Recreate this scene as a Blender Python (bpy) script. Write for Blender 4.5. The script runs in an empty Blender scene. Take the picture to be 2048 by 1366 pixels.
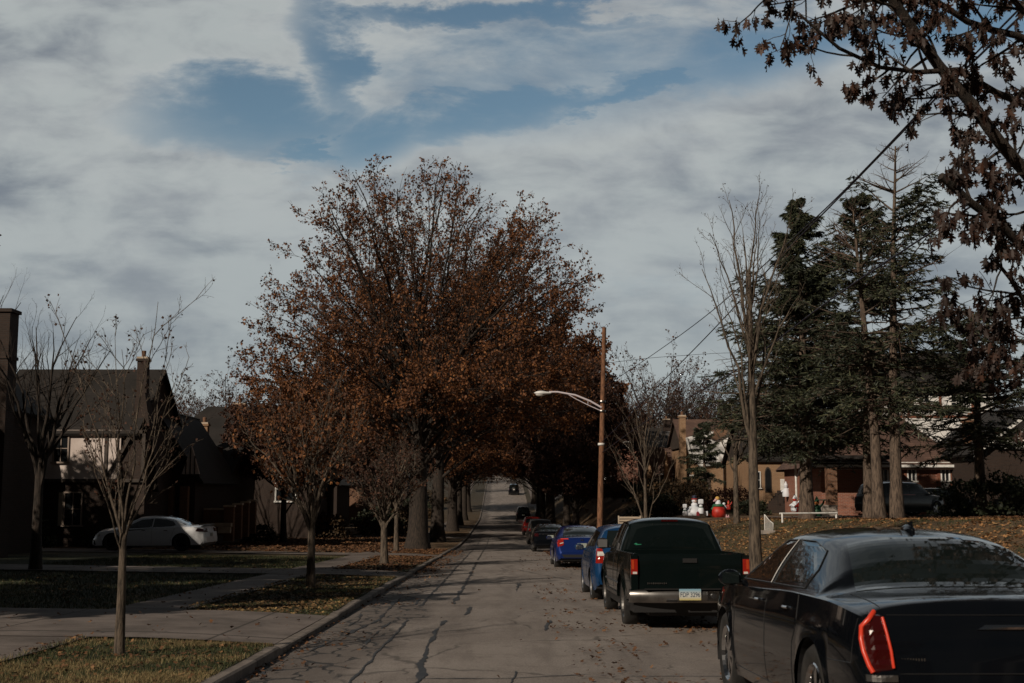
import bpy, math, random
import numpy as np
from math import radians as R, pi, sin, cos, tan, atan2, sqrt
C = bpy.context.scene
COL = C.collection
F = 2482.0
CAMZ = 1.5
PITCH = math.atan(302 / 2500); YAW = math.atan(24 / 2500)
# ------------------------------------------------------------------ camera
cam = bpy.data.objects.new('camera', bpy.data.cameras.new('camera'))
COL.objects.link(cam); C.camera = cam
cam.location = (0, 0, CAMZ); cam.rotation_euler = (pi / 2 + PITCH, 0, -YAW)
cam.data.sensor_width = 36; cam.data.lens = 36 * F / 2048
cam.data.clip_start = 0.1; cam.data.clip_end = 6000
cam.data.dof.use_dof = True; cam.data.dof.focus_distance = 32; cam.data.dof.aperture_fstop = 4.5
_f = np.array([sin(YAW) * cos(PITCH), cos(YAW) * cos(PITCH), sin(PITCH)])
_r = np.array([cos(YAW), -sin(YAW), 0.0]); _u = np.cross(_r, _f)
def W(px, py, Y):
    d = _f * F + _r * (px - 1024) + _u * (683 - py)
    return np.array([0, 0, CAMZ]) + d * (Y / d[1])
# ------------------------------------------------------------------ light
SUN = np.array([-0.62, -0.785]); SUN /= np.linalg.norm(SUN); ELEV = R(30)
C.view_settings.view_transform = 'Standard'; C.view_settings.look = 'None'
C.view_settings.exposure = -.62; C.view_settings.gamma = 1
sun = bpy.data.objects.new('sun', bpy.data.lights.new('sun', 'SUN')); COL.objects.link(sun)
sun.data.energy = 5.0; sun.data.angle = R(0.55); sun.data.color = (1, .86, .70)
_sd = np.array([SUN[0] * cos(ELEV), SUN[1] * cos(ELEV), sin(ELEV)])
import mathutils
sun.rotation_euler = mathutils.Vector(_sd).to_track_quat('Z', 'Y').to_euler()
# ------------------------------------------------------------------ node helpers
class NT:
    def __init__(s, tree): s.t = tree; s.n = tree.nodes; s.l = tree.links
    def node(s, kind, **kw):
        n = s.n.new(kind)
        for k, v in kw.items(): setattr(n, k, v)
        return n
    def put(s, sock, v):
        if v is None: return
        if isinstance(v, bpy.types.NodeSocket): s.l.new(v, sock)
        else:
            if isinstance(v, (tuple, list)) and len(v) == 3 and sock.type == 'RGBA': v = tuple(v) + (1,)
            sock.default_value = v
    def m(s, op, a, b=None, c=None, clamp=False):
        n = s.node('ShaderNodeMath', operation=op); n.use_clamp = clamp
        s.put(n.inputs[0], a); s.put(n.inputs[1], b); s.put(n.inputs[2], c); return n.outputs[0]
    def mix(s, f, a, b, blend='MIX'):
        n = s.node('ShaderNodeMix', data_type='RGBA', blend_type=blend)
        s.put(n.inputs[0], f); s.put(n.inputs[6], a); s.put(n.inputs[7], b); return n.outputs[2]
    def ss(s, v, a, b, lo=0., hi=1.):
        n = s.node('ShaderNodeMapRange', interpolation_type='SMOOTHSTEP')
        for i, x in enumerate((v, a, b, lo, hi)): s.put(n.inputs[i], x)
        return n.outputs[0]
    def noise(s, vec, scale, detail=3, rough=.55, dist=0.):
        n = s.node('ShaderNodeTexNoise'); s.put(n.inputs['Vector'], vec)
        n.inputs['Scale'].default_value = scale; n.inputs['Detail'].default_value = detail
        n.inputs['Roughness'].default_value = rough; n.inputs['Distortion'].default_value = dist
        return n.outputs['Fac']
    def vor(s, vec, scale, feature='F1'):
        n = s.node('ShaderNodeTexVoronoi', feature=feature); s.put(n.inputs['Vector'], vec)
        n.inputs['Scale'].default_value = scale; return n.outputs['Distance']
    def vec(s, x, y, z):
        n = s.node('ShaderNodeCombineXYZ'); s.put(n.inputs[0], x); s.put(n.inputs[1], y); s.put(n.inputs[2], z); return n.outputs[0]
    def sep(s, v):
        n = s.node('ShaderNodeSeparateXYZ'); s.put(n.inputs[0], v); return n.outputs
    def scl(s, v, x):
        n = s.node('ShaderNodeVectorMath', operation='MULTIPLY'); s.put(n.inputs[0], v); n.inputs[1].default_value = x; return n.outputs[0]
# ------------------------------------------------------------------ sky
w = bpy.data.worlds.new('World'); C.world = w; w.use_nodes = True
t = NT(w.node_tree); t.n.clear()
gen = t.node('ShaderNodeTexCoord').outputs['Generated']
dx, dy, dz = t.sep(gen)
sky = t.node('ShaderNodeTexSky', sky_type='NISHITA'); sky.sun_disc = False
sky.sun_elevation = ELEV; sky.sun_rotation = math.atan2(SUN[0], SUN[1]); sky.air_density = 1.0; sky.dust_density = .6; sky.ozone_density = 2.2
ay = t.m('MAXIMUM', t.m('ABSOLUTE', dy), .05)
u = t.m('DIVIDE', dx, ay); v = t.m('DIVIDE', dz, ay)
zz = t.m('ADD', t.m('MAXIMUM', dz, 0), .10)
pl = t.vec(t.m('DIVIDE', dx, zz), t.m('DIVIDE', dy, zz), 3.3)
nb = t.noise(pl, .75, 8, .56, .25)
nl = t.noise(t.scl(pl, (1, 1.5, 1)), .45, 7, .62, .15)
nd = t.noise(t.vec(u, t.m('MULTIPLY', v, 2.4), 1.0), 8.0, 8, .62, .2)
wv = t.m('MULTIPLY', t.m('SUBTRACT', nd, .5), .12)
def gap(px, py, rx, ry, rot):
    cu = (px - 1000) / 2500; cv = (985 - py) / 2440; a = R(rot)
    uu = t.m('SUBTRACT', t.m('ADD', u, wv), cu); vv = t.m('SUBTRACT', t.m('ADD', v, wv), cv)
    p = t.m('DIVIDE', t.m('ADD', t.m('MULTIPLY', uu, cos(a)), t.m('MULTIPLY', vv, sin(a))), rx / 2500)
    q = t.m('DIVIDE', t.m('SUBTRACT', t.m('MULTIPLY', vv, cos(a)), t.m('MULTIPLY', uu, sin(a))), ry / 2500)
    return t.m('SUBTRACT', 1, t.m('ADD', t.m('MULTIPLY', p, p), t.m('MULTIPLY', q, q)))
gaps = None
for g in ((490, 235, 270, 88, -6), (655, 100, 70, 200, 14), (760, 270, 190, 60, 25), (1010, 215, 400, 42, 14), (1540, 85, 260, 85, 14), (1960, 40, 300, 75, 5),
          (610, 315, 120, 30, -5), (1000, 20, 420, 34, 0), (1180, 120, 480, 100, 10), (1300, 165, 300, 24, 13)):
    e = gap(*g)
    if g[0] == 1180: e = t.m('MULTIPLY', e, .34)
    gaps = e if gaps is None else t.m('MAXIMUM', gaps, e)
gaps = t.m('MAXIMUM', gaps, -.85)
cov = t.m('ADD', t.m('MULTIPLY', gaps, -1.0), t.m('MULTIPLY', t.m('SUBTRACT', nd, .5), 2.3))
cov = t.m('ADD', t.m('ADD', cov, .12), t.m('MULTIPLY', t.m('SUBTRACT', nb, .5), 2.2))
high = t.ss(dz, .5, .75)
cov = t.m('SUBTRACT', cov, t.m('MULTIPLY', high, .5))
cf = t.ss(cov, -1.05, .80)
nm = t.noise(t.vec(u, t.m('MULTIPLY', v, 2.0), 4.0), 13.0, 5, .55, .3)
light = t.ss(t.m('ADD', t.m('ADD', t.m('MULTIPLY', nl, .40), t.m('MULTIPLY', nd, .22)), t.m('MULTIPLY', nm, .38)), .39, .585)
cc = t.mix(light, (.29, .335, .405), (.80, .855, .845))
edge = t.m('SUBTRACT', 1, t.ss(cov, .25, 1.5))
cc = t.mix(t.m('MULTIPLY', edge, .38), cc, (.98, .99, .97))
grad = t.ss(v, .02, .30)
cc = t.mix(grad, t.mix(.55, cc, (.56, .62, .67)), cc)
bg = t.node('ShaderNodeBackground')
skc = t.node('ShaderNodeVectorMath', operation='MULTIPLY'); t.put(skc.inputs[0], sky.outputs[0]); skc.inputs[1].default_value = (.98, 1.0, .86)
blu = skc.outputs[0]
STR = .12
ccs = t.node('ShaderNodeVectorMath', operation='SCALE'); t.put(ccs.inputs[0], cc); ccs.inputs[3].default_value = 0.83 / STR
# sky colour darkened overhead and behind the camera to cut ambient fill
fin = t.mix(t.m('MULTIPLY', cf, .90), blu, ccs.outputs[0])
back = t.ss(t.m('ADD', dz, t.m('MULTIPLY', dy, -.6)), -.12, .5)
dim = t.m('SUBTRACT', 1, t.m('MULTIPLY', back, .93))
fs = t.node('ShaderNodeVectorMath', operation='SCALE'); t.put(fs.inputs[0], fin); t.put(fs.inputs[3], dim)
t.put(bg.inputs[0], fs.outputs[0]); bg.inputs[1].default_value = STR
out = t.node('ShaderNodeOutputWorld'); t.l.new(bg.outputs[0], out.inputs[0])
# ------------------------------------------------------------------ materials
MATS = {}
def mat(name, base=(.5, .5, .5), rough=.7, metal=0., spec=.5, fn=None, coat=0., emit=None, estr=0.):
    if name in MATS: return MATS[name]
    m = bpy.data.materials.new(name); m.use_nodes = True
    t = NT(m.node_tree); b = t.n['Principled BSDF']
    b.inputs['Base Color'].default_value = tuple(base) + (1,); b.inputs['Roughness'].default_value = rough
    b.inputs['Metallic'].default_value = metal; b.inputs['Specular IOR Level'].default_value = spec
    b.inputs['Coat Weight'].default_value = coat; b.inputs['Coat Roughness'].default_value = .03
    if emit: b.inputs['Emission Color'].default_value = tuple(emit) + (1,); b.inputs['Emission Strength'].default_value = estr
    if fn: fn(t, b)
    MATS[name] = m; return m
def opos(t): return t.node('ShaderNodeTexCoord').outputs['Object']
def wpos(t): return t.node('ShaderNodeNewGeometry').outputs['Position']
def bump(t, b, h, dist=.02, st=.6):
    n = t.node('ShaderNodeBump'); n.inputs['Strength'].default_value = st; n.inputs['Distance'].default_value = dist
    t.put(n.inputs['Height'], h); t.l.new(n.outputs[0], b.inputs['Normal'])
def island(t): return t.node('ShaderNodeNewGeometry').outputs['Random Per Island']
def mottled(c1, c2, scale, detail=4, lo=.35, hi=.65, bmp=0., bscale=None):
    def fn(t, b):
        p = opos(t); n = t.noise(p, scale, detail)
        t.put(b.inputs['Base Color'], t.mix(t.ss(n, lo, hi), c1, c2))
        if bmp: bump(t, b, t.noise(p, bscale or scale * 3, 4), bmp)
    return fn
def leafy(c1, c2, c3, trans=True):
    def fn(t, b):
        r = island(t)
        c = t.mix(t.ss(r, .0, .6), c1, c2); c = t.mix(t.ss(r, .78, 1.), c, c3)
        n = t.noise(wpos(t), .35, 2); c2_ = t.mix(t.m('MULTIPLY', t.ss(n, .4, .65), .5), c, c1)
        t.put(b.inputs['Base Color'], c2_)
        if trans:
            tr = t.node('ShaderNodeBsdfTranslucent'); t.put(tr.inputs[0], c2_)
            mx = t.node('ShaderNodeMixShader'); mx.inputs[0].default_value = .25
            t.l.new(b.outputs[0], mx.inputs[1]); t.l.new(tr.outputs[0], mx.inputs[2])
            t.l.new(mx.outputs[0], t.n['Material Output'].inputs[0])
    return fn
def bricks(c1, c2, mortar, sx=4.2, sy=13.):
    def fn(t, b):
        p = opos(t); x, y, z = t.sep(p)
        br = t.node('ShaderNodeTexBrick'); t.put(br.inputs['Vector'], t.vec(t.m('ADD', x, y), z, 0))
        t.put(br.inputs['Color1'], c1); t.put(br.inputs['Color2'], c2); t.put(br.inputs['Mortar'], mortar)
        br.inputs['Scale'].default_value = 1; br.inputs['Brick Width'].default_value = 1 / sx; br.inputs['Row Height'].default_value = 1 / sy
        br.inputs['Mortar Size'].default_value = .01
        n = t.noise(p, 1.2, 4); t.put(b.inputs['Base Color'], t.mix(t.m('MULTIPLY', n, .45), br.outputs[0], tuple(x * .45 for x in c1)))
        bump(t, b, br.outputs['Fac'], -.01)
    return fn
def shingle(c1, c2):
    def fn(t, b):
        p = opos(t); x, y, z = t.sep(p)
        br = t.node('ShaderNodeTexBrick'); t.put(br.inputs['Vector'], t.vec(t.m('ADD', x, y), z, 0))
        t.put(br.inputs['Color1'], c1); t.put(br.inputs['Color2'], c2); t.put(br.inputs['Mortar'], tuple(a * .4 for a in c1))
        br.inputs['Scale'].default_value = 1; br.inputs['Brick Width'].default_value = .3; br.inputs['Row Height'].default_value = .12; br.inputs['Mortar Size'].default_value = .012
        n = t.noise(p, .8, 5); t.put(b.inputs['Base Color'], t.mix(t.ss(n, .3, .7), br.outputs[0], tuple(a * .6 for a in c2)))
    return fn
def bark(c1, c2):
    def fn(t, b):
        p = t.scl(opos(t), (9, 9, 1.6)); n = t.noise(p, 2.2, 5, .7)
        t.put(b.inputs['Base Color'], t.mix(t.ss(n, .35, .62), c1, c2)); bump(t, b, n, .04, .9)
    return fn
BARK_D = mat('bark dark', rough=.9, fn=bark((.010, .008, .006), (.042, .030, .023)))
BARK_G = mat('bark grey brown', rough=.9, fn=bark((.026, .020, .015), (.135, .105, .078)))
BARK_P = mat('bark spruce', rough=.9, fn=bark((.03, .021, .016), (.15, .11, .082)))
TWIG = mat('twig', rough=.85, fn=mottled((.03, .018, .014), (.085, .048, .034), 1.3))
TWIG_D = mat('twig dark', rough=.85, fn=mottled((.016, .011, .009), (.045, .03, .022), 1.3))
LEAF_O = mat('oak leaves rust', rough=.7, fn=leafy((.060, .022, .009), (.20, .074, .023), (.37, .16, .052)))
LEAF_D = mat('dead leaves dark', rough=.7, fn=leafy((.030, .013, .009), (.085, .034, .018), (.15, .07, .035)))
LEAF_N = mat('leaf hanging brown', rough=.6, fn=leafy((.016, .008, .006), (.036, .016, .010), (.085, .036, .02)))
NEEDLE = mat('needles', rough=.6, fn=leafy((.014, .020, .012), (.040, .050, .026), (.12, .125, .065), False))
BUSH_B = mat('bush brown', rough=.8, fn=leafy((.03, .022, .012), (.09, .055, .025), (.16, .09, .04)))
BUSH_R = mat('bush red', rough=.8, fn=leafy((.03, .010, .008), (.07, .02, .014), (.10, .035, .02)))
BUSH_P = mat('bush pale', rough=.8, fn=leafy((.16, .11, .09), (.30, .22, .19), (.42, .34, .30)))
BUSH_G = mat('bush green', rough=.7, fn=leafy((.012, .018, .01), (.03, .04, .018), (.06, .06, .03)))
LITTER = mat('fallen leaf', rough=.8, fn=leafy((.05, .022, .010), (.14, .062, .024), (.26, .14, .06), False))
LITTER_Y = mat('fallen leaf yellow', rough=.8, fn=leafy((.05, .028, .012), (.17, .098, .038), (.34, .225, .09), False))
LITTER_T = mat('fallen leaf tan', rough=.8, fn=leafy((.11, .050, .018), (.36, .19, .075), (.55, .36, .17), False))
GRASS = mat('grass blade', rough=.8, fn=leafy((.018, .028, .008), (.045, .058, .016), (.22, .17, .08), False))
DRY = mat('dry grass blade', rough=.8, fn=leafy((.10, .075, .032), (.26, .195, .09), (.36, .28, .14), False))
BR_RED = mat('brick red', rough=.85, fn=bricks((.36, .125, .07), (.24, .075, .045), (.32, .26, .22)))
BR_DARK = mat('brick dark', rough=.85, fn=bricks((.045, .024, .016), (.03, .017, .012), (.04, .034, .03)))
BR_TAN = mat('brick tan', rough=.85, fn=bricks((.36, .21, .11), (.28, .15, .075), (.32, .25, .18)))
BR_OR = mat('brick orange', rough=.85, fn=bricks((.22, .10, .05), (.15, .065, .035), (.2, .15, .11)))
STUCCO = mat('stucco', rough=.9, fn=mottled((.55, .47, .43), (.66, .58, .54), 1.5, bmp=.01, bscale=25))
STUCCO_W = mat('stucco white', rough=.9, fn=mottled((.66, .66, .66), (.78, .78, .77), 1.5, bmp=.01, bscale=25))
TIMBER = mat('timber dark', rough=.7, fn=mottled((.03, .022, .018), (.06, .045, .035), 4))
TRIM = mat('trim white', rough=.5, fn=mottled((.66, .66, .64), (.80, .80, .78), 6))
TRIM_B = mat('trim brown', rough=.6, fn=mottled((.16, .06, .04), (.22, .09, .05), 4))
RF_DARK = mat('roof dark', rough=.85, fn=shingle((.028, .023, .021), (.02, .017, .015)))
RF_BR = mat('roof brown', rough=.85, fn=shingle((.17, .10, .075), (.12, .07, .055)))
RF_TAN = mat('roof tan', rough=.85, fn=shingle((.26, .15, .09), (.20, .11, .065)))
RF_GREY = mat('roof grey', rough=.85, fn=shingle((.17, .165, .165), (.13, .125, .13)))
PANE = mat('window glass', (.012, .014, .016), .06, spec=.6)
CONC = mat('concrete', rough=.85, fn=mottled((.22, .19, .165), (.36, .32, .285), 1.4, 7, bmp=.01, bscale=30))
STONE = mat('pale stone', rough=.85, fn=mottled((.38, .31, .24), (.50, .42, .33), 2, 5))
RUBBER = mat('rubber', rough=.75, fn=mottled((.012, .012, .012), (.03, .028, .026), 5))
BLACKP = mat('black plastic', (.012, .012, .013), .5)
TRIMD = mat('dark chrome', (.13, .13, .13), .35, .9)
CHROME = mat('chrome', (.62, .62, .63), .14, 1.)
DULLCH = mat('dull chrome', rough=.34, metal=1., fn=mottled((.18, .175, .17), (.36, .35, .34), 3))
ALLOY = mat('alloy', (.5, .5, .51), .28, .9)
CARGLASS = mat('car glass', (.008, .012, .012), .03, spec=1., coat=.6)
REDL = mat('red lens', (.28, .014, .008), .12, coat=1.)
REDDK = mat('dark red lens', (.035, .002, .002), .15, coat=1.)
REDGLOW = mat('lit red edge', (.45, .03, .012), .3, emit=(1, .075, .03), estr=.28)
AMBER = mat('amber lens', (.42, .05, .015), .15, coat=1.)
CLEAR = mat('clear lens', (.6, .58, .55), .12, coat=1.)
def paint(name, c, rough=.28, metal=.25, coat=.6, spec=.5):
    def fn(t, b):
        n = t.noise(opos(t), 2.5, 4)
        t.put(b.inputs['Base Color'], t.mix(t.m('MULTIPLY', n, .3), c, tuple(a * .6 + .01 for a in c)))
        t.put(b.inputs['Roughness'], t.m('ADD', t.m('MULTIPLY', n, .15), rough - .07))
    return mat('paint ' + name, c, rough, metal, fn=fn, coat=coat, spec=spec)
# ------------------------------------------------------------------ mesh builder
class Geo:
    def __init__(s): s.v = []; s.f = {}; s.n = 0
    def add(s, v, f):
        v = np.asarray(v, float).reshape(-1, 3); f = np.asarray(f, int)
        if len(f) == 0: return
        s.f.setdefault(f.shape[1], []).append(f + s.n); s.v.append(v); s.n += len(v)
    def mesh(s, name, m, smooth=False):
        me = bpy.data.meshes.new(name)
        if s.n:
            v = np.concatenate(s.v); me.vertices.add(len(v)); me.vertices.foreach_set('co', v.astype(np.float32).ravel())
            loops = []; starts = []; o = 0
            for k, fl in s.f.items():
                f = np.concatenate(fl); loops.append(f.ravel()); starts.append(o + np.arange(len(f)) * k); o += f.size
            loops = np.concatenate(loops); starts = np.concatenate(starts)
            me.loops.add(len(loops)); me.polygons.add(len(starts))
            me.loops.foreach_set('vertex_index', loops.astype(np.int32)); me.polygons.foreach_set('loop_start', starts.astype(np.int32))
            me.polygons.foreach_set('use_smooth', np.full(len(starts), smooth))
            me.update(calc_edges=True); me.validate()
        me.materials.append(m); return me
    def obj(s, name, m, parent=None, smooth=False, loc=None):
        o = bpy.data.objects.new(name, s.mesh(name, m, smooth)); COL.objects.link(o)
        if parent: o.parent = parent
        if loc is not None: o.location = loc
        return o
    # primitives
    def box(s, c, d, rz=0., taper=1.):
        x, y, z = [a / 2 for a in d]; k = taper
        v = np.array([[-x, -y, -z], [x, -y, -z], [x, y, -z], [-x, y, -z], [-x * k, -y * k, z], [x * k, -y * k, z], [x * k, y * k, z], [-x * k, y * k, z]])
        if rz: v[:, :2] = v[:, :2] @ np.array([[cos(rz), sin(rz)], [-sin(rz), cos(rz)]])
        s.add(v + np.array(c), [[0, 3, 2, 1], [4, 5, 6, 7], [0, 1, 5, 4], [1, 2, 6, 5], [2, 3, 7, 6], [3, 0, 4, 7]]); return s
    def prism(s, poly, axis, a, b):
        """poly of 2D points extruded along axis (0=x,1=y,2=z) from a to b"""
        p = np.asarray(poly, float); n = len(p)
        def lift(q):
            o = np.zeros((n, 3)); idx = [i for i in range(3) if i != axis]; o[:, idx[0]] = p[:, 0]; o[:, idx[1]] = p[:, 1]; o[:, axis] = q; return o
        s.add(np.concatenate([lift(a), lift(b)]), [[i, (i + 1) % n, n + (i + 1) % n, n + i] for i in range(n)])
        s.add(lift(a), [list(range(n))[::-1]]); s.add(lift(b), [list(range(n))]); return s
    def tube(s, pts, rad, k=8, cap=True):
        pts = np.asarray(pts, float)[None]; rad = np.broadcast_to(np.asarray(rad, float), pts.shape[1:2])[None]
        s.tubes(pts, rad, k)
        if cap:
            n = pts.shape[1]; last = s.v[-1]
            s.add(last[:k], [list(range(k))[::-1]]); s.add(last[-k:], [list(range(k))])
        return s
    def tubes(s, pts, rad, k):
        P, n, _ = pts.shape
        if P == 0: return
        tan_ = np.gradient(pts, axis=1); tan_ /= np.linalg.norm(tan_, axis=2, keepdims=True) + 1e-9
        mean = pts[:, -1] - pts[:, 0]; ref = np.where(np.abs(mean[:, 2:3]) > .8 * np.linalg.norm(mean, axis=1, keepdims=True), [[1., 0, 0]], [[0, 0, 1.]])
        a = np.cross(tan_, ref[:, None]); a /= np.linalg.norm(a, axis=2, keepdims=True) + 1e-9
        b = np.cross(tan_, a); th = np.arange(k) * 2 * pi / k
        ring = pts[:, :, None] + rad[:, :, None, None] * (a[:, :, None] * np.cos(th)[:, None] + b[:, :, None] * np.sin(th)[:, None])
        i = np.arange(n - 1)[:, None] * k; j = np.arange(k); j2 = (j + 1) % k
        q = np.stack([i + j, i + j2, i + k + j2, i + k + j], -1).reshape(-1, 4)
        q = (q[None] + (np.arange(P) * n * k)[:, None, None]).reshape(-1, 4)
        s.add(ring.reshape(-1, 3), q)
    def grid(s, P):
        P = np.asarray(P, float); a, b = P.shape[:2]
        i = np.arange(a - 1)[:, None] * b; j = np.arange(b - 1)
        s.add(P.reshape(-1, 3), np.stack([i + j, i + j + 1, i + b + j + 1, i + b + j], -1).reshape(-1, 4)); return s
    def lathe(s, prof, c=(0, 0, 0), axis=2, k=24):
        th = np.linspace(0, 2 * pi, k + 1); pr = np.asarray(prof, float)
        r = pr[:, 0][:, None]; h = pr[:, 1][:, None] + 0 * th
        A = r * np.cos(th); B = r * np.sin(th)
        P = {2: (A, B, h), 0: (h, A, B), 1: (A, h, B)}[axis]
        return s.grid(np.stack(P, -1) + np.array(c))
    def ball(s, c, r, k=16, sc=(1, 1, 1)):
        a = np.linspace(0, pi, k // 2 + 1)[:, None]; th = np.linspace(0, 2 * pi, k + 1)[None]
        P = np.stack([r * sc[0] * np.sin(a) * np.cos(th), r * sc[1] * np.sin(a) * np.sin(th), r * sc[2] * np.cos(a) + 0 * th], -1)
        return s.grid(P + np.array(c))
    def slab(s, P, n, th):
        """grid patch P (a,b,3) with a skirt pushed back along n by th"""
        P = np.asarray(P, float); s.grid(P); back = P - np.asarray(n) * th
        for e, f in ((P[0], back[0]), (P[-1], back[-1]), (P[:, 0], back[:, 0]), (P[:, -1], back[:, -1])): s.grid(np.stack([e, f]))
        return s
def empty(name, label, cat, loc=(0, 0, 0), rot=(0, 0, 0), group=None):
    o = bpy.data.objects.new(name, None); COL.objects.link(o); o.location = tuple(loc); o.rotation_euler = rot
    o['label'] = label; o['category'] = cat
    if group: o['group'] = group
    return o
def tag(o, label, cat, group=None, kind=None):
    o['label'] = label; o['category'] = cat
    if group: o['group'] = group
    if kind: o['kind'] = kind
    return o
def struct(o): o['kind'] = 'structure'; return o
def stuff(o, label, cat): o['kind'] = 'stuff'; o['label'] = label; o['category'] = cat; return o
def copy_tree(o, label, loc, rz=0., sc=1., group=None, parent=None):
    c = o.copy(); COL.objects.link(c); c.location = tuple(loc); c.rotation_euler = (0, 0, rz)
    c.scale = (sc, sc, sc) if not hasattr(sc, '__len__') else sc
    c['label'] = label
    if group: c['group'] = group
    def rec(a, b):
        for ch in list(a.children):
            d = ch.copy(); COL.objects.link(d); d.parent = b; rec(ch, d)
    rec(o, c); return c
def pchip(x, y):
    x = np.asarray(x, float); y = np.asarray(y, float); h = np.diff(x); d = np.diff(y) / h; m = np.zeros(len(x))
    for i in range(1, len(x) - 1):
        if d[i - 1] * d[i] > 0:
            w1 = 2 * h[i] + h[i - 1]; w2 = h[i] + 2 * h[i - 1]; m[i] = (w1 + w2) / (w1 / d[i - 1] + w2 / d[i])
    m[0] = d[0]; m[-1] = d[-1]
    def f(q):
        q = np.clip(np.asarray(q, float), x[0], x[-1]); i = np.clip(np.searchsorted(x, q) - 1, 0, len(h) - 1)
        s = (q - x[i]) / h[i]; s2 = s * s; s3 = s2 * s
        return (2 * s3 - 3 * s2 + 1) * y[i] + (s3 - 2 * s2 + s) * h[i] * m[i] + (-2 * s3 + 3 * s2) * y[i + 1] + (s3 - s2) * h[i] * m[i + 1]
    return f
# ------------------------------------------------------------------ terrain
KL, KR = -2.57, 4.12
DRV = [(15.4, 20.0), (33.6, 37.2), (52.5, 56.0), (95, 98.5), (125, 128)]
zr = pchip([-80, 0, 30, 60, 85, 108, 155, 185, 214, 250, 290, 330, 420, 900, 3000], [1.92, 0, -.72, -1.44, -2.0, -2.15, -2.1, -.95, 1.1, 3.5, 6.0, 7.4, 8.6, 10, 14])
rise = pchip([-80, 0, 25, 55, 90, 112, 160, 220, 400, 3000], [1.3, 1.35, 1.4, 1.45, 2.1, 2.9, 3.0, 1.8, 1.0, 1])
def sstep(x, a, b): q = np.clip((x - a) / (b - a), 0, 1); return q * q * (3 - 2 * q)
def gz(X, Y):
    X = np.asarray(X, float); Y = np.asarray(Y, float); z = zr(Y)
    dl = np.maximum(KL - .15 - X, 0); dr = np.maximum(X - KR - .15, 0)
    left = .062 + .012 * np.minimum(dl, 20) + .03 * sstep(dl, 4, 12) + .02 * np.maximum(dl - 20, 0) * (dl < 200)
    dm = 0 * Y
    for a_, b_ in DRV: dm = np.maximum(dm, np.clip(1 - np.maximum(a_ - Y, Y - b_) / .5, 0, 1))
    left = left - .066 * dm * (1 - sstep(dl, 0, 1.4))
    right = .12 + rise(Y) * sstep(X, 5.9, 11.5) + .012 * np.clip(X - 11.5, 0, 60)
    return np.where(X < KL - .13, z + left, np.where(X > KR + .13, z + right, z - .16))
def ax(a, b, step): return np.arange(a, b, step)
xs = np.unique(np.round(np.concatenate([-np.geomspace(60, 3000, 24), ax(-60, -16, 2.), ax(-16, -3, .5), [KL - .151, KL - .135, KL - .12, KL + .5, 0, KR - .5, KR + .12, KR + .135, KR + .151], ax(4.7, 14, .45), ax(14, 60, 1.5), np.geomspace(60, 3000, 24)]), 3))
ys = np.unique(np.round(np.concatenate([ax(-60, 0, 5.), ax(0, 60, .75), ax(60, 120, 1.5), ax(120, 340, 3.), np.geomspace(340, 4500, 30)]), 3))
XX, YY = np.meshgrid(xs, ys); g = Geo(); g.grid(np.stack([XX, YY, gz(XX, YY)], -1))
BIG = [(-4.3, 65.5), (-4.3, 86), (-4.3, 113), (-4.4, 134), (-4.4, 153), (-4.4, 175), (4.9, 122), (5.1, 150), (5.1, 172), (5.0, 195), (12, 88)]
def ground_fn(t, b):
    p = wpos(t); x, y, z = t.sep(p)
    n1 = t.noise(p, .55, 5, .6); n2 = t.noise(p, 5., 5, .7); n3 = t.noise(t.scl(p, (1, 1, 1)), 28, 3, .6)
    c = t.mix(t.ss(n2, .35, .65), (.016, .022, .008), (.045, .05, .018))
    c = t.mix(t.m('MULTIPLY', t.ss(n1, .52, .66), .8), c, (.13, .10, .045))
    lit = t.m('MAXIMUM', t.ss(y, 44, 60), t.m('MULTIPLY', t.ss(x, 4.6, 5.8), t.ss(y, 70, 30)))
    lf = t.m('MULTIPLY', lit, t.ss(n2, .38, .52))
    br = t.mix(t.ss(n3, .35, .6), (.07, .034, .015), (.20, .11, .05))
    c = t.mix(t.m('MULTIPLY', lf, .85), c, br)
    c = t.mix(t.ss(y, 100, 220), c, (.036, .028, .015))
    t.put(b.inputs['Base Color'], c); bump(t, b, t.m('ADD', n3, n2), .05, .8)
struct(g.obj('ground', mat('lawn ground', rough=.95, fn=ground_fn)))
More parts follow.
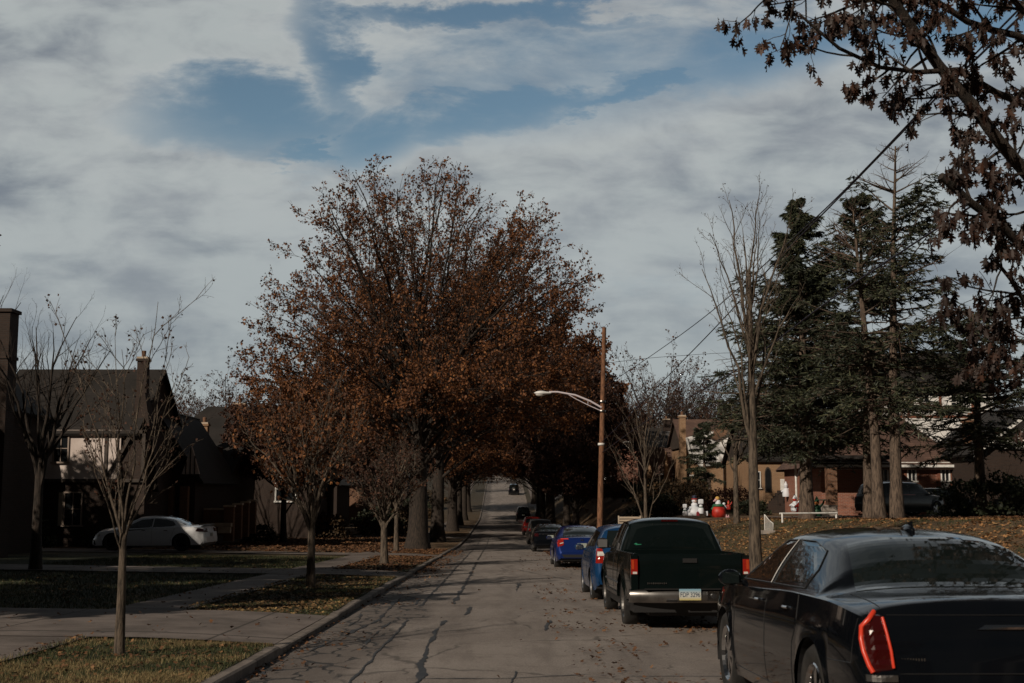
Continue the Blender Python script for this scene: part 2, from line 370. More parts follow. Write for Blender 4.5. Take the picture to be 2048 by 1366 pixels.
# road
yr_ = np.concatenate([ax(-50, 340, 1.), np.geomspace(340, 600, 20)])
xr = np.linspace(KL, KR, 9)
def crownz(x): return -.05 * ((x - .78) / 3.35) ** 2
XX, YY = np.meshgrid(xr, yr_)
def road_fn(t, b):
    p = wpos(t); x, y, z = t.sep(p)
    n1 = t.noise(p, .5, 6, .6); n2 = t.noise(p, 45, 3, .8); n3 = t.noise(t.scl(p, (1.4, .22, 1)), 1.6, 5, .6)
    c = t.mix(t.ss(n1, .3, .7), (.185, .16, .145), (.265, .235, .215))
    c = t.mix(t.m('MULTIPLY', t.ss(n3, .42, .66), .6), c, (.125, .105, .094)); c = t.mix(t.m('MULTIPLY', t.ss(t.noise(p, 3.2, 6, .7), .52, .66), .45), c, (.12, .10, .09))
    c = t.mix(t.m('MULTIPLY', t.ss(n2, .52, .66), .6), c, (.08, .07, .064)); c = t.mix(t.m('MULTIPLY', t.ss(n2, .48, .34), .35), c, (.42, .38, .34))
    # broken, oil darkened strip along the left kerb with network cracks
    left = t.ss(t.m('ADD', x, t.m('MULTIPLY', t.m('SUBTRACT', n1, .5), 2.)), -1.25, -1.75)
    pw = t.node('ShaderNodeVectorMath', operation='ADD'); t.put(pw.inputs[0], p); nn = t.node('ShaderNodeTexNoise'); nn.inputs['Scale'].default_value = 3; t.put(nn.inputs['Vector'], p); sc_ = t.scl(nn.outputs['Color'], (.35, .35, 0)); t.put(pw.inputs[1], sc_)
    ve = t.vor(t.scl(pw.outputs[0], (2.6, 1.3, 0)), 1., 'DISTANCE_TO_EDGE')
    crk = t.m('MULTIPLY', t.ss(ve, .075, .02), t.m('MULTIPLY', left, t.ss(n3, .36, .46)))
    c = t.mix(t.m('MULTIPLY', left, .6), c, (.085, .070, .062)); c = t.mix(t.m('MULTIPLY', crk, .9), c, (.022, .022, .024))
    ve2 = t.vor(t.scl(pw.outputs[0], (.42, .30, 0)), 1., 'DISTANCE_TO_EDGE')
    hair = t.m('MULTIPLY', t.ss(ve2, .012, .003), t.ss(n1, .45, .55)); c = t.mix(t.m('MULTIPLY', hair, .65), c, (.05, .045, .04))
    # dirt beside the parked cars
    dirt = t.m('MULTIPLY', t.ss(x, 1.4, 3.0), t.ss(n1, .35, .65)); c = t.mix(t.m('MULTIPLY', dirt, .4), c, (.14, .10, .07))
    t.put(b.inputs['Base Color'], c); bump(t, b, t.m('ADD', n2, t.m('MULTIPLY', crk, -2)), .012, .7)
road = struct(Geo().grid(np.stack([XX, YY, zr(YY) + crownz(XX)], -1)).obj('road', mat('road surface', rough=.9, fn=road_fn), smooth=True))
# tar seals
rng = np.random.default_rng(5)
def ribbon(g, pts, wid, off=.006, jit=.35):
    pts = np.asarray(pts, float); L = np.concatenate([[0], np.cumsum(np.linalg.norm(np.diff(pts, axis=0), axis=1))])
    n = max(6, int(L[-1] / .09)); s = np.linspace(0, L[-1], n); x = np.interp(s, L, pts[:, 0]); y = np.interp(s, L, pts[:, 1])
    d = np.stack([np.gradient(x), np.gradient(y)], 1); d /= np.linalg.norm(d, axis=1, keepdims=True); nn = np.stack([-d[:, 1], d[:, 0]], 1)
    wob = np.convolve(rng.normal(0, 1, n + 6), np.ones(7) / 7, 'valid') * .035
    ww = wid * .5 * rng.uniform(.65, 1.3, n) * np.clip(np.interp(s, np.linspace(0, L[-1], max(4, n // 4)), rng.uniform(1 - jit * 2, 1 + jit * 1.6, max(4, n // 4))), .15, 3); ww[0] = ww[-1] = .004
    c = np.stack([x, y], 1) + nn * wob[:, None]; a = c + nn * ww[:, None] / 2; b = c - nn * ww[:, None] / 2
    P = np.stack([a, b], 1); Z = zr(P[..., 1]) + crownz(P[..., 0]) + off
    g.grid(np.concatenate([P, Z[..., None]], -1))
gs = Geo()
ribbon(gs, [(-1.43, 3), (-1.43, 19.8)], .07); ribbon(gs, [(-1.44, 23), (-1.46, 40), (-1.47, 58)], .10); ribbon(gs, [(-1.47, 58), (-1.5, 105)], .08, jit=.2)
ribbon(gs, [(-.83, 3), (-.86, 11), (-.80, 12.4), (-.9, 16), (-.84, 19.6)], .11, jit=.5); ribbon(gs, [(-.86, 23.4), (-.84, 34), (-.88, 48)], .15, jit=.5); ribbon(gs, [(-.88, 50), (-.84, 105)], .1, jit=.3)
for y_, a, b, wd in ((12.3, -.9, .9, .05), (12.5, 1.2, 3.2, .035), (20.3, -2.4, -.5, .06), (22.9, -2.5, .8, .06), (29, -1.4, 1.6, .05), (37, -2.4, -.9, .08), (44, -2.3, 1.9, .05), (8.6, -.8, 2, .04), (55, -1.4, 1, .05)):
    ribbon(gs, [(a, y_ + rng.uniform(-.2, .2)), ((a + b) / 2, y_), (b, y_ + rng.uniform(-.4, .4))], wd)
ribbon(gs, [(.10, 11.3), (.16, 12.9)], .03); ribbon(gs, [(-.02, 39), (.5, 40), (1.2, 36), (1.8, 33)], .07, jit=.6); ribbon(gs, [(.34, 27.4), (.42, 29), (.48, 31)], .12, jit=.6)
ribbon(gs, [(.62, 17.6), (.70, 18.6), (.78, 19.4)], .11, jit=.2); ribbon(gs, [(-.58, 20.6), (-.52, 22.6)], .12, jit=.3); ribbon(gs, [(-2.2, 24), (-1.7, 25.5)], .14, jit=.2); ribbon(gs, [(-2.3, 15), (-1.9, 20), (-2.1, 27)], .09, jit=.6)
for i in range(7):
    x0 = rng.uniform(-2.4, -1.7); y0 = rng.uniform(7, 34); ribbon(gs, [(x0, y0), (x0 + rng.uniform(-.3, .5), y0 + rng.uniform(.5, 1.6)), (x0 + rng.uniform(-.2, .6), y0 + rng.uniform(1.6, 3.2))], .06, jit=.6)
o = gs.obj('tar_seal', mat('tar', rough=.6, fn=mottled((.018, .019, .021), (.04, .04, .042), 6)), road)
# kerbs with a lowered lip at the driveways
def kerb(name, x0, sgn, drv):
    y = np.unique(np.concatenate([yr_, [q for a, b in drv for q in (a - .6, a, b, b + .6)]])); y = y[y > -20]
    low = np.ones(len(y))
    for a, b in drv: low = np.minimum(low, np.clip(np.maximum(a - y, y - b) / .6, 0.66, 1))
    h = (.088 + .008 * np.sin(y * 1.7) + np.random.default_rng(1).normal(0, .003, len(y))) * low; prof = [(0, -.16, 0), (0, 0, .82), (.025, 0, 1), (.15, 0, 1.), (.16, -.08, 0)]
    P = np.stack([np.stack([x0 + sgn * dx_ + 0 * y, y, zr(y) - .03 + (h * k if k else 0 * y + dz_)], -1) for dx_, dz_, k in prof], 1)
    def kf(t, b):
        p = wpos(t); x, yy, z = t.sep(p); n = t.noise(p, 2.5, 6, .65)
        c = t.mix(t.ss(n, .3, .7), (.10, .085, .073), (.24, .205, .18))
        j = t.ss(t.m('ABSOLUTE', t.m('SUBTRACT', t.m('FRACT', t.m('DIVIDE', yy, 3.)), .5)), .008, .002)
        t.put(b.inputs['Base Color'], t.mix(j, c, (.03, .025, .02))); bump(t, b, t.noise(p, 35, 3), .01)
    return struct(Geo().grid(P).obj(name, mat('kerb concrete', rough=.9, fn=kf)))
kerb('kerb', KL - .001, -1, DRV); kerb('kerb', KR + .001, 1, [])
# pavements and driveways as sheets
def walk_fn(jx, jy):
    def fn(t, b):
        p = wpos(t); x, y, z = t.sep(p); n = t.noise(p, 1.1, 7, .65); n2 = t.noise(p, 40, 3, .7)
        c = t.mix(t.ss(n, .3, .7), (.085, .07, .062), (.19, .16, .145)); c = t.mix(t.m('MULTIPLY', t.ss(n2, .52, .7), .35), c, (.09, .075, .065))
        j = t.m('MAXIMUM', t.ss(t.m('ABSOLUTE', t.m('SUBTRACT', t.m('FRACT', t.m('DIVIDE', y, jy)), .5)), .014, .006), t.ss(t.m('ABSOLUTE', t.m('SUBTRACT', t.m('FRACT', t.m('DIVIDE', t.m('ADD', x, 5.0), jx)), .5)), .010, .004))
        t.put(b.inputs['Base Color'], t.mix(t.m('MULTIPLY', j, .85), c, (.025, .02, .015))); bump(t, b, n2, .01)
    return fn
WALK = mat('pavement slabs', rough=.9, fn=walk_fn(4, 1.5)); DRIVE = mat('driveway slabs', rough=.9, fn=walk_fn(2.9, 4.6))
def sheet(name, x0, x1, y0, y1, off, m, nx=4, step=.75, xf=None):
    y = np.linspace(y0, y1, max(2, int((y1 - y0) / step) + 1)); s = np.linspace(0, 1, nx); P = np.zeros((len(y), nx, 3))
    for i, q in enumerate(y):
        a, b = (x0, x1) if xf is None else xf(q)
        P[i, :, 0] = a + (b - a) * s; P[i, :, 1] = q
    P[..., 2] = gz(P[..., 0], P[..., 1]) + off
    return struct(Geo().grid(P).obj(name, m, smooth=True))
sheet('pavement', -6.2, -4.98, -30, 330, .03, WALK)
for a, b in DRV:
    sheet('driveway', -14 if a > 50 else -26, KL - .16, a, b, .036, DRIVE, nx=30, step=.5)
sheet('driveway', -30, -14, 51.5, 57.0, .036, DRIVE, nx=20, step=.5)
sheet('pavement', 5.0, 5.9, 60, 330, .03, WALK)
sheet('driveway', 14, 40, 58.5, 67.5, .05, DRIVE, nx=30, step=.5)
sheet('driveway', 4.3, 30, 186, 193, .05, DRIVE, nx=30, step=.8)
# a path through the right-hand yard
def path_x(q): c = 13.6 + (q - 52) * .28; return c - .5, c + .5
sheet('path', 0, 0, 48, 78, .05, WALK, nx=3, xf=path_x)
sheet('path', 6.0, 26, 96, 97.2, .05, WALK, nx=24, step=.4)
# ------------------------------------------------------------------ trees
def unit(v): return v / (np.linalg.norm(v, axis=-1, keepdims=True) + 1e-9)
def grow(rng, st, d, L, r0, r1, n, wig=.12, up=.0):
    P = len(st); pts = np.zeros((P, n, 3)); pts[:, 0] = st; d = unit(d).copy(); step = (L / (n - 1))[:, None]
    for i in range(1, n):
        d = unit(d + rng.normal(0, wig, (P, 3)) + np.array([0, 0, up])); pts[:, i] = pts[:, i - 1] + d * step
    s = np.linspace(0, 1, n)[None]; return pts, r0[:, None] * (1 - s) + r1[:, None] * s
def spawn(rng, pts, rad, m, t0, t1, ang, lr, n, rr=.55, rmin=.004, wig=.12, up=0., jit=.25, taper=.5, absL=None):
    P, k, _ = pts.shape; L = np.linalg.norm(np.diff(pts, axis=1), axis=2).sum(1)
    tt = t0 + (t1 - t0) * (np.arange(m)[None] + rng.uniform(0, 1, (P, m))) / m; q = tt * (k - 1); i = np.clip(q.astype(int), 0, k - 2); f = (q - i)[..., None]
    I = np.arange(P)[:, None]; st = pts[I, i] * (1 - f) + pts[I, i + 1] * f; tn = unit(pts[I, i + 1] - pts[I, i]); r = rad[I, i] * (1 - f[..., 0]) + rad[I, i + 1] * f[..., 0]
    az = rng.uniform(0, 2 * pi, (P, 1)) + np.arange(m)[None] * 2.4 + rng.normal(0, .4, (P, m))
    ref = np.where(np.abs(tn[..., 2:3]) > .9, [1., 0, 0], [0, 0, 1.]); a = unit(np.cross(tn, ref)); b = np.cross(tn, a)
    an = ang * (1 + rng.normal(0, jit, (P, m)))[..., None]; d = tn * np.cos(an) + (a * np.cos(az)[..., None] + b * np.sin(az)[..., None]) * np.sin(an)
    LL = (L[:, None] if absL is None else absL) * lr * (1 - taper * tt) * rng.uniform(.7, 1.25, (P, m))
    r = np.maximum(r * rr, rmin)
    return grow(rng, st.reshape(-1, 3), d.reshape(-1, 3), LL.ravel(), r.ravel(), np.maximum(r.ravel() * .3, rmin * .6), n, wig, up)
LEAF_Q = np.array([[0, 0, 0], [.42, .5, .10], [0, 1, -.04], [-.42, .5, .10]])
_ol = [(.03, 0), (.05, .18), (.26, .24), (.12, .34), (.44, .50), (.40, .60), (.14, .56), (.30, .82), (.12, .78), (0, 1.)]
_oak = np.array([[x, y, abs(x) * .25] for x, y in _ol] + [[-x, y, abs(x) * .25] for x, y in _ol[-2::-1]])
def leaves(g, rng, pos, size, tmpl=LEAF_Q, hang=.3, sj=.35):
    n = len(pos)
    if n == 0: return
    d = unit(rng.normal(0, 1, (n, 3)) + np.array([0, 0, -hang * 3])); a = unit(np.cross(d, rng.normal(0, 1, (n, 3)))); b = np.cross(a, d)
    s = (size * (1 + rng.uniform(-sj, sj, n)))[:, None, None]
    v = pos[:, None] + s * (tmpl[None, :, 0:1] * a[:, None] + tmpl[None, :, 1:2] * d[:, None] + tmpl[None, :, 2:3] * b[:, None])
    k = len(tmpl); g.add(v.reshape(-1, 3), np.arange(n * k).reshape(n, k))
def flare_trunk(rng, H, r, lean=(0, 0), n=9, fl=.5, top=.75):
    s = np.linspace(0, 1, n); p = np.stack([lean[0] * s + rng.normal(0, .03 * r * 2, n).cumsum() * .5, lean[1] * s, -.15 + s * (H + .15)], 1)
    return p, r * (1 + fl * np.exp(-s * H / .55)) * (1 - (1 - top) * s)
def tree(name, label, cat, loc, seed, H, r, th, cc, cr, limbs, lv, leaf=None, leafmat=None, wood=BARK_D, twig=TWIG_D, group=None, leader=True, thmax=100, lean=(0, 0), rz=0, a_up=.35, skew=None, sag=0., crown_name='crown', low=.42, lf=.34, tj=.025, ttop=.75, clip=0):
    """cc centre height of the crown, cr=(horizontal, up, down) radii; lv=list of spawn args"""
    rng = np.random.default_rng(seed); root = empty(name, label, cat, loc, (0, 0, rz), group)
    gw = Geo(); gt = Geo(); gl = Geo()
    tp, tr = flare_trunk(rng, th, r, lean, top=ttop); gw.tube(tp, tr, 12)
    tip = tp[-1]; n = limbs; k = np.arange(n) + .5; ct = 1 - (1 - cos(R(thmax))) * (k / n) ** .85; th_ = np.arccos(ct) + rng.normal(0, .05, n); ph = np.arange(n) * 2.39996 + rng.normal(0, .25, n)
    rv = np.where(ct > 0, cr[1], cr[2]); tgt = np.stack([cr[0] * np.sin(th_) * np.cos(ph), cr[0] * np.sin(th_) * np.sin(ph), cc + rv * np.cos(th_)], 1) * (1 + rng.normal(0, tj, (n, 1))) * np.array([[.86, .86, 1]]) ** bool(clip)
    if clip: tgt[:, 2] = cc + (tgt[:, 2] - cc) * .88
    if skew is not None: tgt[:, :2] += np.array(skew) * sstep(tgt[:, 2], th, H)[:, None]
    sz = th * np.clip(1 - low * (th_ / pi * 2) * rng.uniform(.3, 1.1, n), .25, 1.)
    if leader and H > th: sz = np.where(th_ < .5, th, sz)
    s0 = np.stack([np.interp(sz, tp[:, 2], tp[:, 0]), np.interp(sz, tp[:, 2], tp[:, 1]), sz], 1)
    dd = tgt - s0; ln = np.linalg.norm(dd, axis=1, keepdims=True); mid = s0 + dd * .42 + np.array([0, 0, 1.]) * ln * a_up * .5 - np.array([0, 0, 0])
    ss_ = np.linspace(0, 1, 9)[None, :, None]; pts = (1 - ss_) ** 2 * s0[:, None] + 2 * ss_ * (1 - ss_) * mid[:, None] + ss_ ** 2 * tgt[:, None]
    pts[:, 1:] += (rng.normal(0, .012, (n, 8, 3)).cumsum(1)) * ln[:, None]
    rl = r * lf * rng.uniform(.7, 1.15, n) * np.clip(ln[:, 0] / (cr[1] + cr[0]) * 1.6, .5, 1.2); rad = rl[:, None] * (1 - .88 * np.linspace(0, 1, 9)[None]) + .02 * r
    bare_ = H < 10
    (gt if bare_ else gw).tubes(pts, rad, 7)
    cur = (pts, rad)
    for i, a in enumerate(lv):
        nxt = spawn(rng, cur[0], cur[1], **a); last = i == len(lv) - 1
        if clip:
            q = nxt[0][:, -1].copy(); q[:, 2] -= cc
            if skew is not None: q[:, :2] -= np.array(skew) * sstep(nxt[0][:, -1, 2], th, H)[:, None]
            e = (q[:, 0] ** 2 + q[:, 1] ** 2) / cr[0] ** 2 + (q[:, 2] / np.where(q[:, 2] > 0, cr[1], cr[2] * 1.1)) ** 2
            k2 = e < (clip + rng.normal(0, .035, len(e))) ** 2; nxt = (nxt[0][k2], nxt[1][k2])
        (gw if i == 0 and not bare_ else gt).tubes(nxt[0], nxt[1], 5 if i == 0 else 3)
        cur = nxt
    if leaf:
        P, k_, _ = cur[0].shape; m, size, tm, hang = leaf
        q = rng.uniform(.25, 1, (P, m)) * (k_ - 1); i = np.clip(q.astype(int), 0, k_ - 2); f = (q - i)[..., None]; I = np.arange(P)[:, None]
        pos = (cur[0][I, i] * (1 - f) + cur[0][I, i + 1] * f).reshape(-1, 3); pos += rng.normal(0, size * .35, pos.shape)
        # uneven clumps: drop leaves where a coarse random field is low
        cell = np.floor(pos / 1.1).astype(int); hsh = ((cell * np.array([73856093, 19349663, 83492791])).sum(1) % 997) / 997.; keep = rng.uniform(0, 1, len(pos)) < .35 + .9 * hsh
        leaves(gl, rng, pos[keep], size, tm, hang)
    gw.obj('trunk', wood, root, smooth=True)
    cr_ = gt.obj('branches', wood if bare_ else twig, root)
    if leaf: gl.obj(crown_name, leafmat, root)
    return root
def conifer(name, label, loc, seed, H, r, Lmax, base=2.2, group=None, sparse=0., top=0., blades=12, tm=18, lean=(0, 0), rz=0, prof=.75, dead=.12):
    rng = np.random.default_rng(seed); root = empty(name, label, 'spruce', loc, (0, 0, rz), group); gw = Geo(); gl = Geo(); gt = Geo()
    n = 12; s = np.linspace(0, 1, n); tp = np.stack([lean[0] * s ** 1.5 + rng.normal(0, .02, n).cumsum(), lean[1] * s, s * H - .1], 1); tr = r * (1 - .93 * s) + .012 + r * .35 * np.exp(-s * H / .4)
    gw.tube(tp, tr, 10)
    h = np.arange(base, H - .15, .36); h = np.repeat(h, 6) + rng.uniform(-.07, .07, len(h) * 6); h = h[h < H - .1]
    if sparse: h = h[rng.uniform(0, 1, len(h)) > sparse]
    n = len(h); az = rng.uniform(0, 2 * pi, n); q = (h - base) / (H - base); L = Lmax * np.clip(1 - q, .03, 1) ** prof * rng.uniform(.55, 1.12, n) * np.where(q < .12, .8, 1) * (1 + .22 * np.sin(az * 2 + seed) * (1 - q)) + .12
    st = np.stack([np.interp(h, tp[:, 2], tp[:, 0]), np.interp(h, tp[:, 2], tp[:, 1]), h], 1); elev = -.26 + .85 * q + rng.normal(0, .13, n)
    d = np.stack([np.cos(az) * np.cos(elev), np.sin(az) * np.cos(elev), np.sin(elev)], 1)
    pts, rad = grow(rng, st, d, L, .012 + .012 * L, 0 * L + .005, 7, .07, .035); gw.tubes(pts, rad, 4)
    bare = (q > 1 - top) | (rng.uniform(0, 1, n) < dead)
    tw, trd = spawn(rng, pts[~bare], rad[~bare], tm, .18, 1., .95, .42, 4, .6, .004, .1, -.03, .2, .55)
    # flatten the sprays a little toward the branch plane and hang the tips
    zb_ = tw[:, :1, 2]; tw[..., 2] = zb_ + (tw[..., 2] - zb_) * .30; tw[:, 1:, 2] -= np.linspace(.02, .11, 3)[None]
    gt.tubes(tw, trd, 3)
    if bare.any():
        b1, b2 = spawn(rng, pts[bare], rad[bare], 7, .2, 1., .9, .35, 4, .6, .005, .15, .03); gt.tubes(b1, b2, 3)
    allp = np.concatenate([tw.reshape(-1, 4, 3)]); P = len(allp)
    f = rng.uniform(0, 1, (P, blades)); qq = f * 3; i = np.clip(qq.astype(int), 0, 2); ff = (qq - i)[..., None]; I = np.arange(P)[:, None]
    pos = (allp[I, i] * (1 - ff) + allp[I, i + 1] * ff).reshape(-1, 3); tn = unit(np.repeat(allp[:, 3] - allp[:, 0], blades, 0))
    dd = unit(tn * .8 + rng.normal(0, .55, tn.shape) * [1, 1, .55]); a = unit(np.cross(dd, rng.normal(0, 1, dd.shape))); ln = rng.uniform(.10, .21, (len(pos), 1)); wd = ln * .13
    v = np.stack([pos - a * wd, pos + a * wd, pos + dd * ln + a * wd * .3, pos + dd * ln - a * wd * .3], 1); gl.add(v.reshape(-1, 3), np.arange(len(pos) * 4).reshape(-1, 4))
    gw.obj('trunk', BARK_P, root, smooth=True); gt.obj('branches', TWIG, root); gl.obj('crown', NEEDLE, root)
    return root
def G(x, y, dz=0.): return (x, y, float(gz(x, y)) + dz)
#@@TREES
def BASE(px, py):
    a = min(((abs(W(px, py, Y)[2] - float(gz(W(px, py, Y)[0], Y))), Y) for Y in np.arange(8, 80, .05)))[1]; p = W(px, py, a); return G(p[0], p[1])
# ---- street oaks (the nearest is the huge one)
A = lambda **k: k
LV_BIG = [A(m=10, t0=.2, t1=1., ang=.55, lr=.42, n=6, rr=.5, up=.05, wig=.10), A(m=7, t0=.15, t1=1., ang=.6, lr=.5, n=5, rr=.55, rmin=.012, wig=.12, up=.03), A(m=5, t0=.15, t1=1., ang=.65, lr=.6, n=4, rr=.6, rmin=.008, wig=.15, up=.02)]
LV_FULL = [A(m=10, t0=.25, t1=1., ang=.5, lr=.36, n=6, rr=.5, up=.04, wig=.10), A(m=7, t0=.2, t1=1., ang=.6, lr=.5, n=5, rr=.55, rmin=.010, wig=.12, up=.03), A(m=5, t0=.15, t1=1., ang=.65, lr=.6, n=4, rr=.6, rmin=.006, wig=.15, up=.02)]
GO = 'big oaks along the street'
oakA = tree('oak_tree', 'biggest brown leaved oak, its fluted dark trunk nearest on the left kerb', 'tree', G(-4.3, 65.5), 11, 18.6, .52, 7.5, 9.2, (10.4, 12.6, 6.2), 84, LV_FULL, (4, .125, LEAF_Q, .3), LEAF_O, group=GO, skew=(.6, 0), thmax=122, clip=1.0, lf=.24)
oakB = tree('oak_tree', 'tall rust brown oak, second large trunk along the left kerb', 'tree', G(-4.3, 86), 12, 21.5, .46, 9, 11.5, (12.2, 12.4, 7.4), 50, LV_BIG, (3, .185, LEAF_Q, .3), LEAF_O, group=GO, skew=(2.0, 0), thmax=118, clip=1.02)
oakC = tree('oak_tree', 'dense dark brown oak, largest trunk on the right kerb past the parked cars', 'tree', G(4.9, 122), 13, 20, .48, 9, 11.5, (8.4, 11.2, 6.5), 34, LV_BIG, (5, .25, LEAF_Q, .3), LEAF_O, group=GO, clip=1.03, thmax=115)
for i, (x, y, s, src, rz, lab) in enumerate([
    (-4.3, 113, .92, oakA, 1.2, 'third dark trunk along the left kerb'), (-4.4, 134, .9, oakB, 2.4, 'fourth dark trunk along the left kerb'), (-4.4, 153, .85, oakC, .7, 'fifth dark trunk along the left kerb'),
    (-4.5, 176, .82, oakA, 3.3, 'farthest leafy trunk on the left kerb before the hill'), (5.1, 150, .85, oakB, 4.0, 'second big trunk on the right kerb beyond the largest'), (5.1, 163, .8, oakA, 5.1, 'third big trunk on the right kerb, close behind the second'),
    (5.2, 192, .78, oakC, 2.2, 'far trunk on the right kerb beside the black off-roader')]):
    copy_tree(src, 'brown leaved oak, ' + lab, G(x, y), rz, s, GO)
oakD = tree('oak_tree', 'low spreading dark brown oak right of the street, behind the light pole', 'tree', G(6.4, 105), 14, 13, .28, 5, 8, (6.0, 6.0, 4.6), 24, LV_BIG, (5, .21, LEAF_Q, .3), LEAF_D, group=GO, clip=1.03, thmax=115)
copy_tree(oakD, 'dark leafy tree in front of the right-hand slope, left of the light pole', G(5.6, 93), 2.0, .58, GO)
copy_tree(oakD, 'low rusty crown overhanging the right kerb in the distance', G(5.4, 138), 1.0, .95, GO)
copy_tree(oakD, 'low brown tree beside the dark house on the left', G(-12.5, 92), 3.0, .85, GO)
copy_tree(oakD, 'brown tree between the left houses and the street oaks', G(-10.5, 118), 4.0, 1.0, GO)
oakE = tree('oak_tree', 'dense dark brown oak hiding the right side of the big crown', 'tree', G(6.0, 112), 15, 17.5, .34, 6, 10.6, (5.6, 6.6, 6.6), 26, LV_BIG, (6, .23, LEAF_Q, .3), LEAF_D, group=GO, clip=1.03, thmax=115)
# unseen trees added at left to shade lawns and houses (hipped-roof one is visible)
copy_tree(oakA, 'unseen big oak added for shade left of the picture nearer the camera', G(-33, 30), .9, .9, GO)
copy_tree(oakD, 'unseen leafy tree added for shade between the houses left of the picture', G(-19, 33), .9, .75, GO)
copy_tree(oakD, 'unseen leafy tree added for shade beside the first house left of the picture', G(-15, 14), 2.9, .8, GO)
copy_tree(oakD, 'unseen leafy tree added for shade beside the second house left of the picture', G(-15, 24), 1.9, .8, GO)
copy_tree(oakD, 'brown yard tree standing before the hipped roof house', G(-13.6, 79), .4, .74, GO)
copy_tree(oakD, 'unseen leafy tree left of the picture, added to shade the half timbered house', G(-27.5, 50), 2.2, .8, GO)
copy_tree(oakC, 'unseen big oak added for shade in the back yards left of the picture', G(-45, 66), .9, .8, GO)
# ---- small vase shaped verge trees
LV_S = [A(m=7, t0=.15, t1=1., ang=.42, lr=.48, n=6, rr=.55, up=.06, wig=.10), A(m=5, t0=.1, t1=1., ang=.5, lr=.5, n=5, rr=.6, rmin=.006, up=.05, wig=.12), A(m=3, t0=.2, t1=1., ang=.6, lr=.55, n=4, rr=.6, rmin=.0035, up=.04, wig=.16)]
LV_T = [A(m=5, t0=.2, t1=1., ang=.42, lr=.42, n=6, rr=.55, up=.08, wig=.10, rmin=.005), A(m=4, t0=.15, t1=1., ang=.5, lr=.5, n=5, rr=.6, rmin=.003, up=.06, wig=.12), A(m=3, t0=.2, t1=1., ang=.6, lr=.5, n=4, rr=.6, rmin=.002, up=.04, wig=.16)]
GV = 'young verge trees on the left'
tree('young_tree', 'bare young tree with lit grey trunk nearest on the left verge', 'tree', BASE(238, 1312), 21, 3.9, .047, 1.30, 2.35, (.74, 1.55, .55), 10, LV_T, (1, .035, LEAF_Q, .3), LEAF_D, wood=BARK_G, twig=TWIG, group=GV, thmax=88, a_up=.25, low=.2, lf=.21)
tree('young_tree', 'small tree with forked pale trunk and sparse brown leaves, second on the left verge', 'tree', BASE(622, 1176), 22, 4.4, .085, 1.75, 3.0, (1.3, 1.25, 1.2), 13, LV_S, (2, .08, LEAF_Q, .3), LEAF_O, wood=BARK_G, twig=TWIG_D, group=GV, thmax=95)
tree('young_tree', 'small round twiggy tree third on the left verge', 'tree', BASE(768, 1129), 23, 4.1, .12, 1.7, 2.9, (1.6, 1.3, 1.1), 16, LV_S, (3, .08, LEAF_Q, .3), LEAF_D, wood=BARK_G, twig=TWIG_D, group=GV, thmax=95)
tree('young_tree', 'thin sapling just left of the huge oak trunk', 'tree', G(-4.95, 60), 24, 5, .11, 2.6, 4.0, (1.2, 1.6, 1.1), 7, LV_S[:2], None, None, wood=BARK_G, twig=TWIG_D, group=GV)
tree('bare_tree', 'dark bare tree on the far left lawn before the half timbered house', 'tree', G(-12.5, 34), 25, 7.2, .14, 2.9, 4.5, (1.9, 2.6, 1.2), 12, LV_T, None, None, wood=BARK_D, twig=TWIG_D, thmax=70)
bt = tree('bare_tree', 'tall bare tree rising behind the steep left roof', 'tree', G(-29, 74), 26, 11.6, .18, 4, 7.3, (4.0, 4.3, 3), 16, LV_T, None, None, wood=BARK_D, twig=TWIG, thmax=85, group='bare trees behind the left houses')
copy_tree(bt, 'tall bare tree in the left corner behind the big chimney', G(-27.5, 62), 2., 1.12, 'bare trees behind the left houses')
copy_tree(bt, 'bare tree at the far left edge behind the dark house', G(-30.5, 72), 1.1, .95, 'bare trees behind the left houses')
copy_tree(bt, 'bare tree over the roof of the half timbered house', G(-25.5, 76), 5., .9, 'bare trees behind the left houses')
copy_tree(bt, 'bare tree showing between the two left chimneys', G(-22.5, 80), 4., .92, 'bare trees behind the left houses')
# ---- right verge and yard trees
tree('bare_tree', 'slender bare grey tree on the right bank, upright forked limbs', 'tree', G(5.25, 25.8), 31, 8.9, .135, 6.6, 5.2, (1.15, 3.4, .6), 17, LV_T, (1, .03, LEAF_Q, .3), LEAF_D, wood=BARK_G, twig=TWIG, thmax=84, a_up=.45, low=.75, lf=.22, ttop=.28)
tree('bare_tree', 'thin bare tree with pale trunk beside the light pole', 'tree', G(5.7, 49), 32, 6.9, .10, 4.6, 4.0, (1.3, 2.9, 1.9), 15, [LV_T[0], LV_T[1]], None, None, wood=BARK_G, twig=TWIG_D, thmax=95, low=.8, lf=.24, ttop=.3)
tree('bare_tree', 'leaning bare fork with sawn limb stubs, left of the spruces', 'tree', G(10.4, 55), 33, 6.2, .12, 3.0, 4., (1.6, 2.2, 1.4), 6, [LV_T[0], LV_T[1]], None, None, wood=BARK_G, twig=TWIG_D, thmax=80)
GS = 'spruces in the right-hand yard'
conifer('spruce_tree', 'pointed dense spruce, leftmost of the right-hand group with a thick straight trunk', G(12.3, 50), 41, 13.2, .27, 4.6, 3.2, GS, blades=26, prof=.85, tm=21)
conifer('spruce_tree', 'sparse spruce with dead bare top and leaning double trunk, left stem', G(12.9, 42.5), 42, 10.9, .20, 3.2, 3.9, GS, sparse=.34, top=.34, tm=14, blades=20, lean=(-.5, 0), dead=.3, prof=.5)
conifer('spruce_tree', 'tall thin spruce with layered open branches, right stem of the double trunk', G(13.55, 42.7), 43, 13.2, .21, 4.1, 3.9, GS, sparse=.30, top=.24, tm=16, blades=22, lean=(.45, 0), dead=.12, prof=.6)
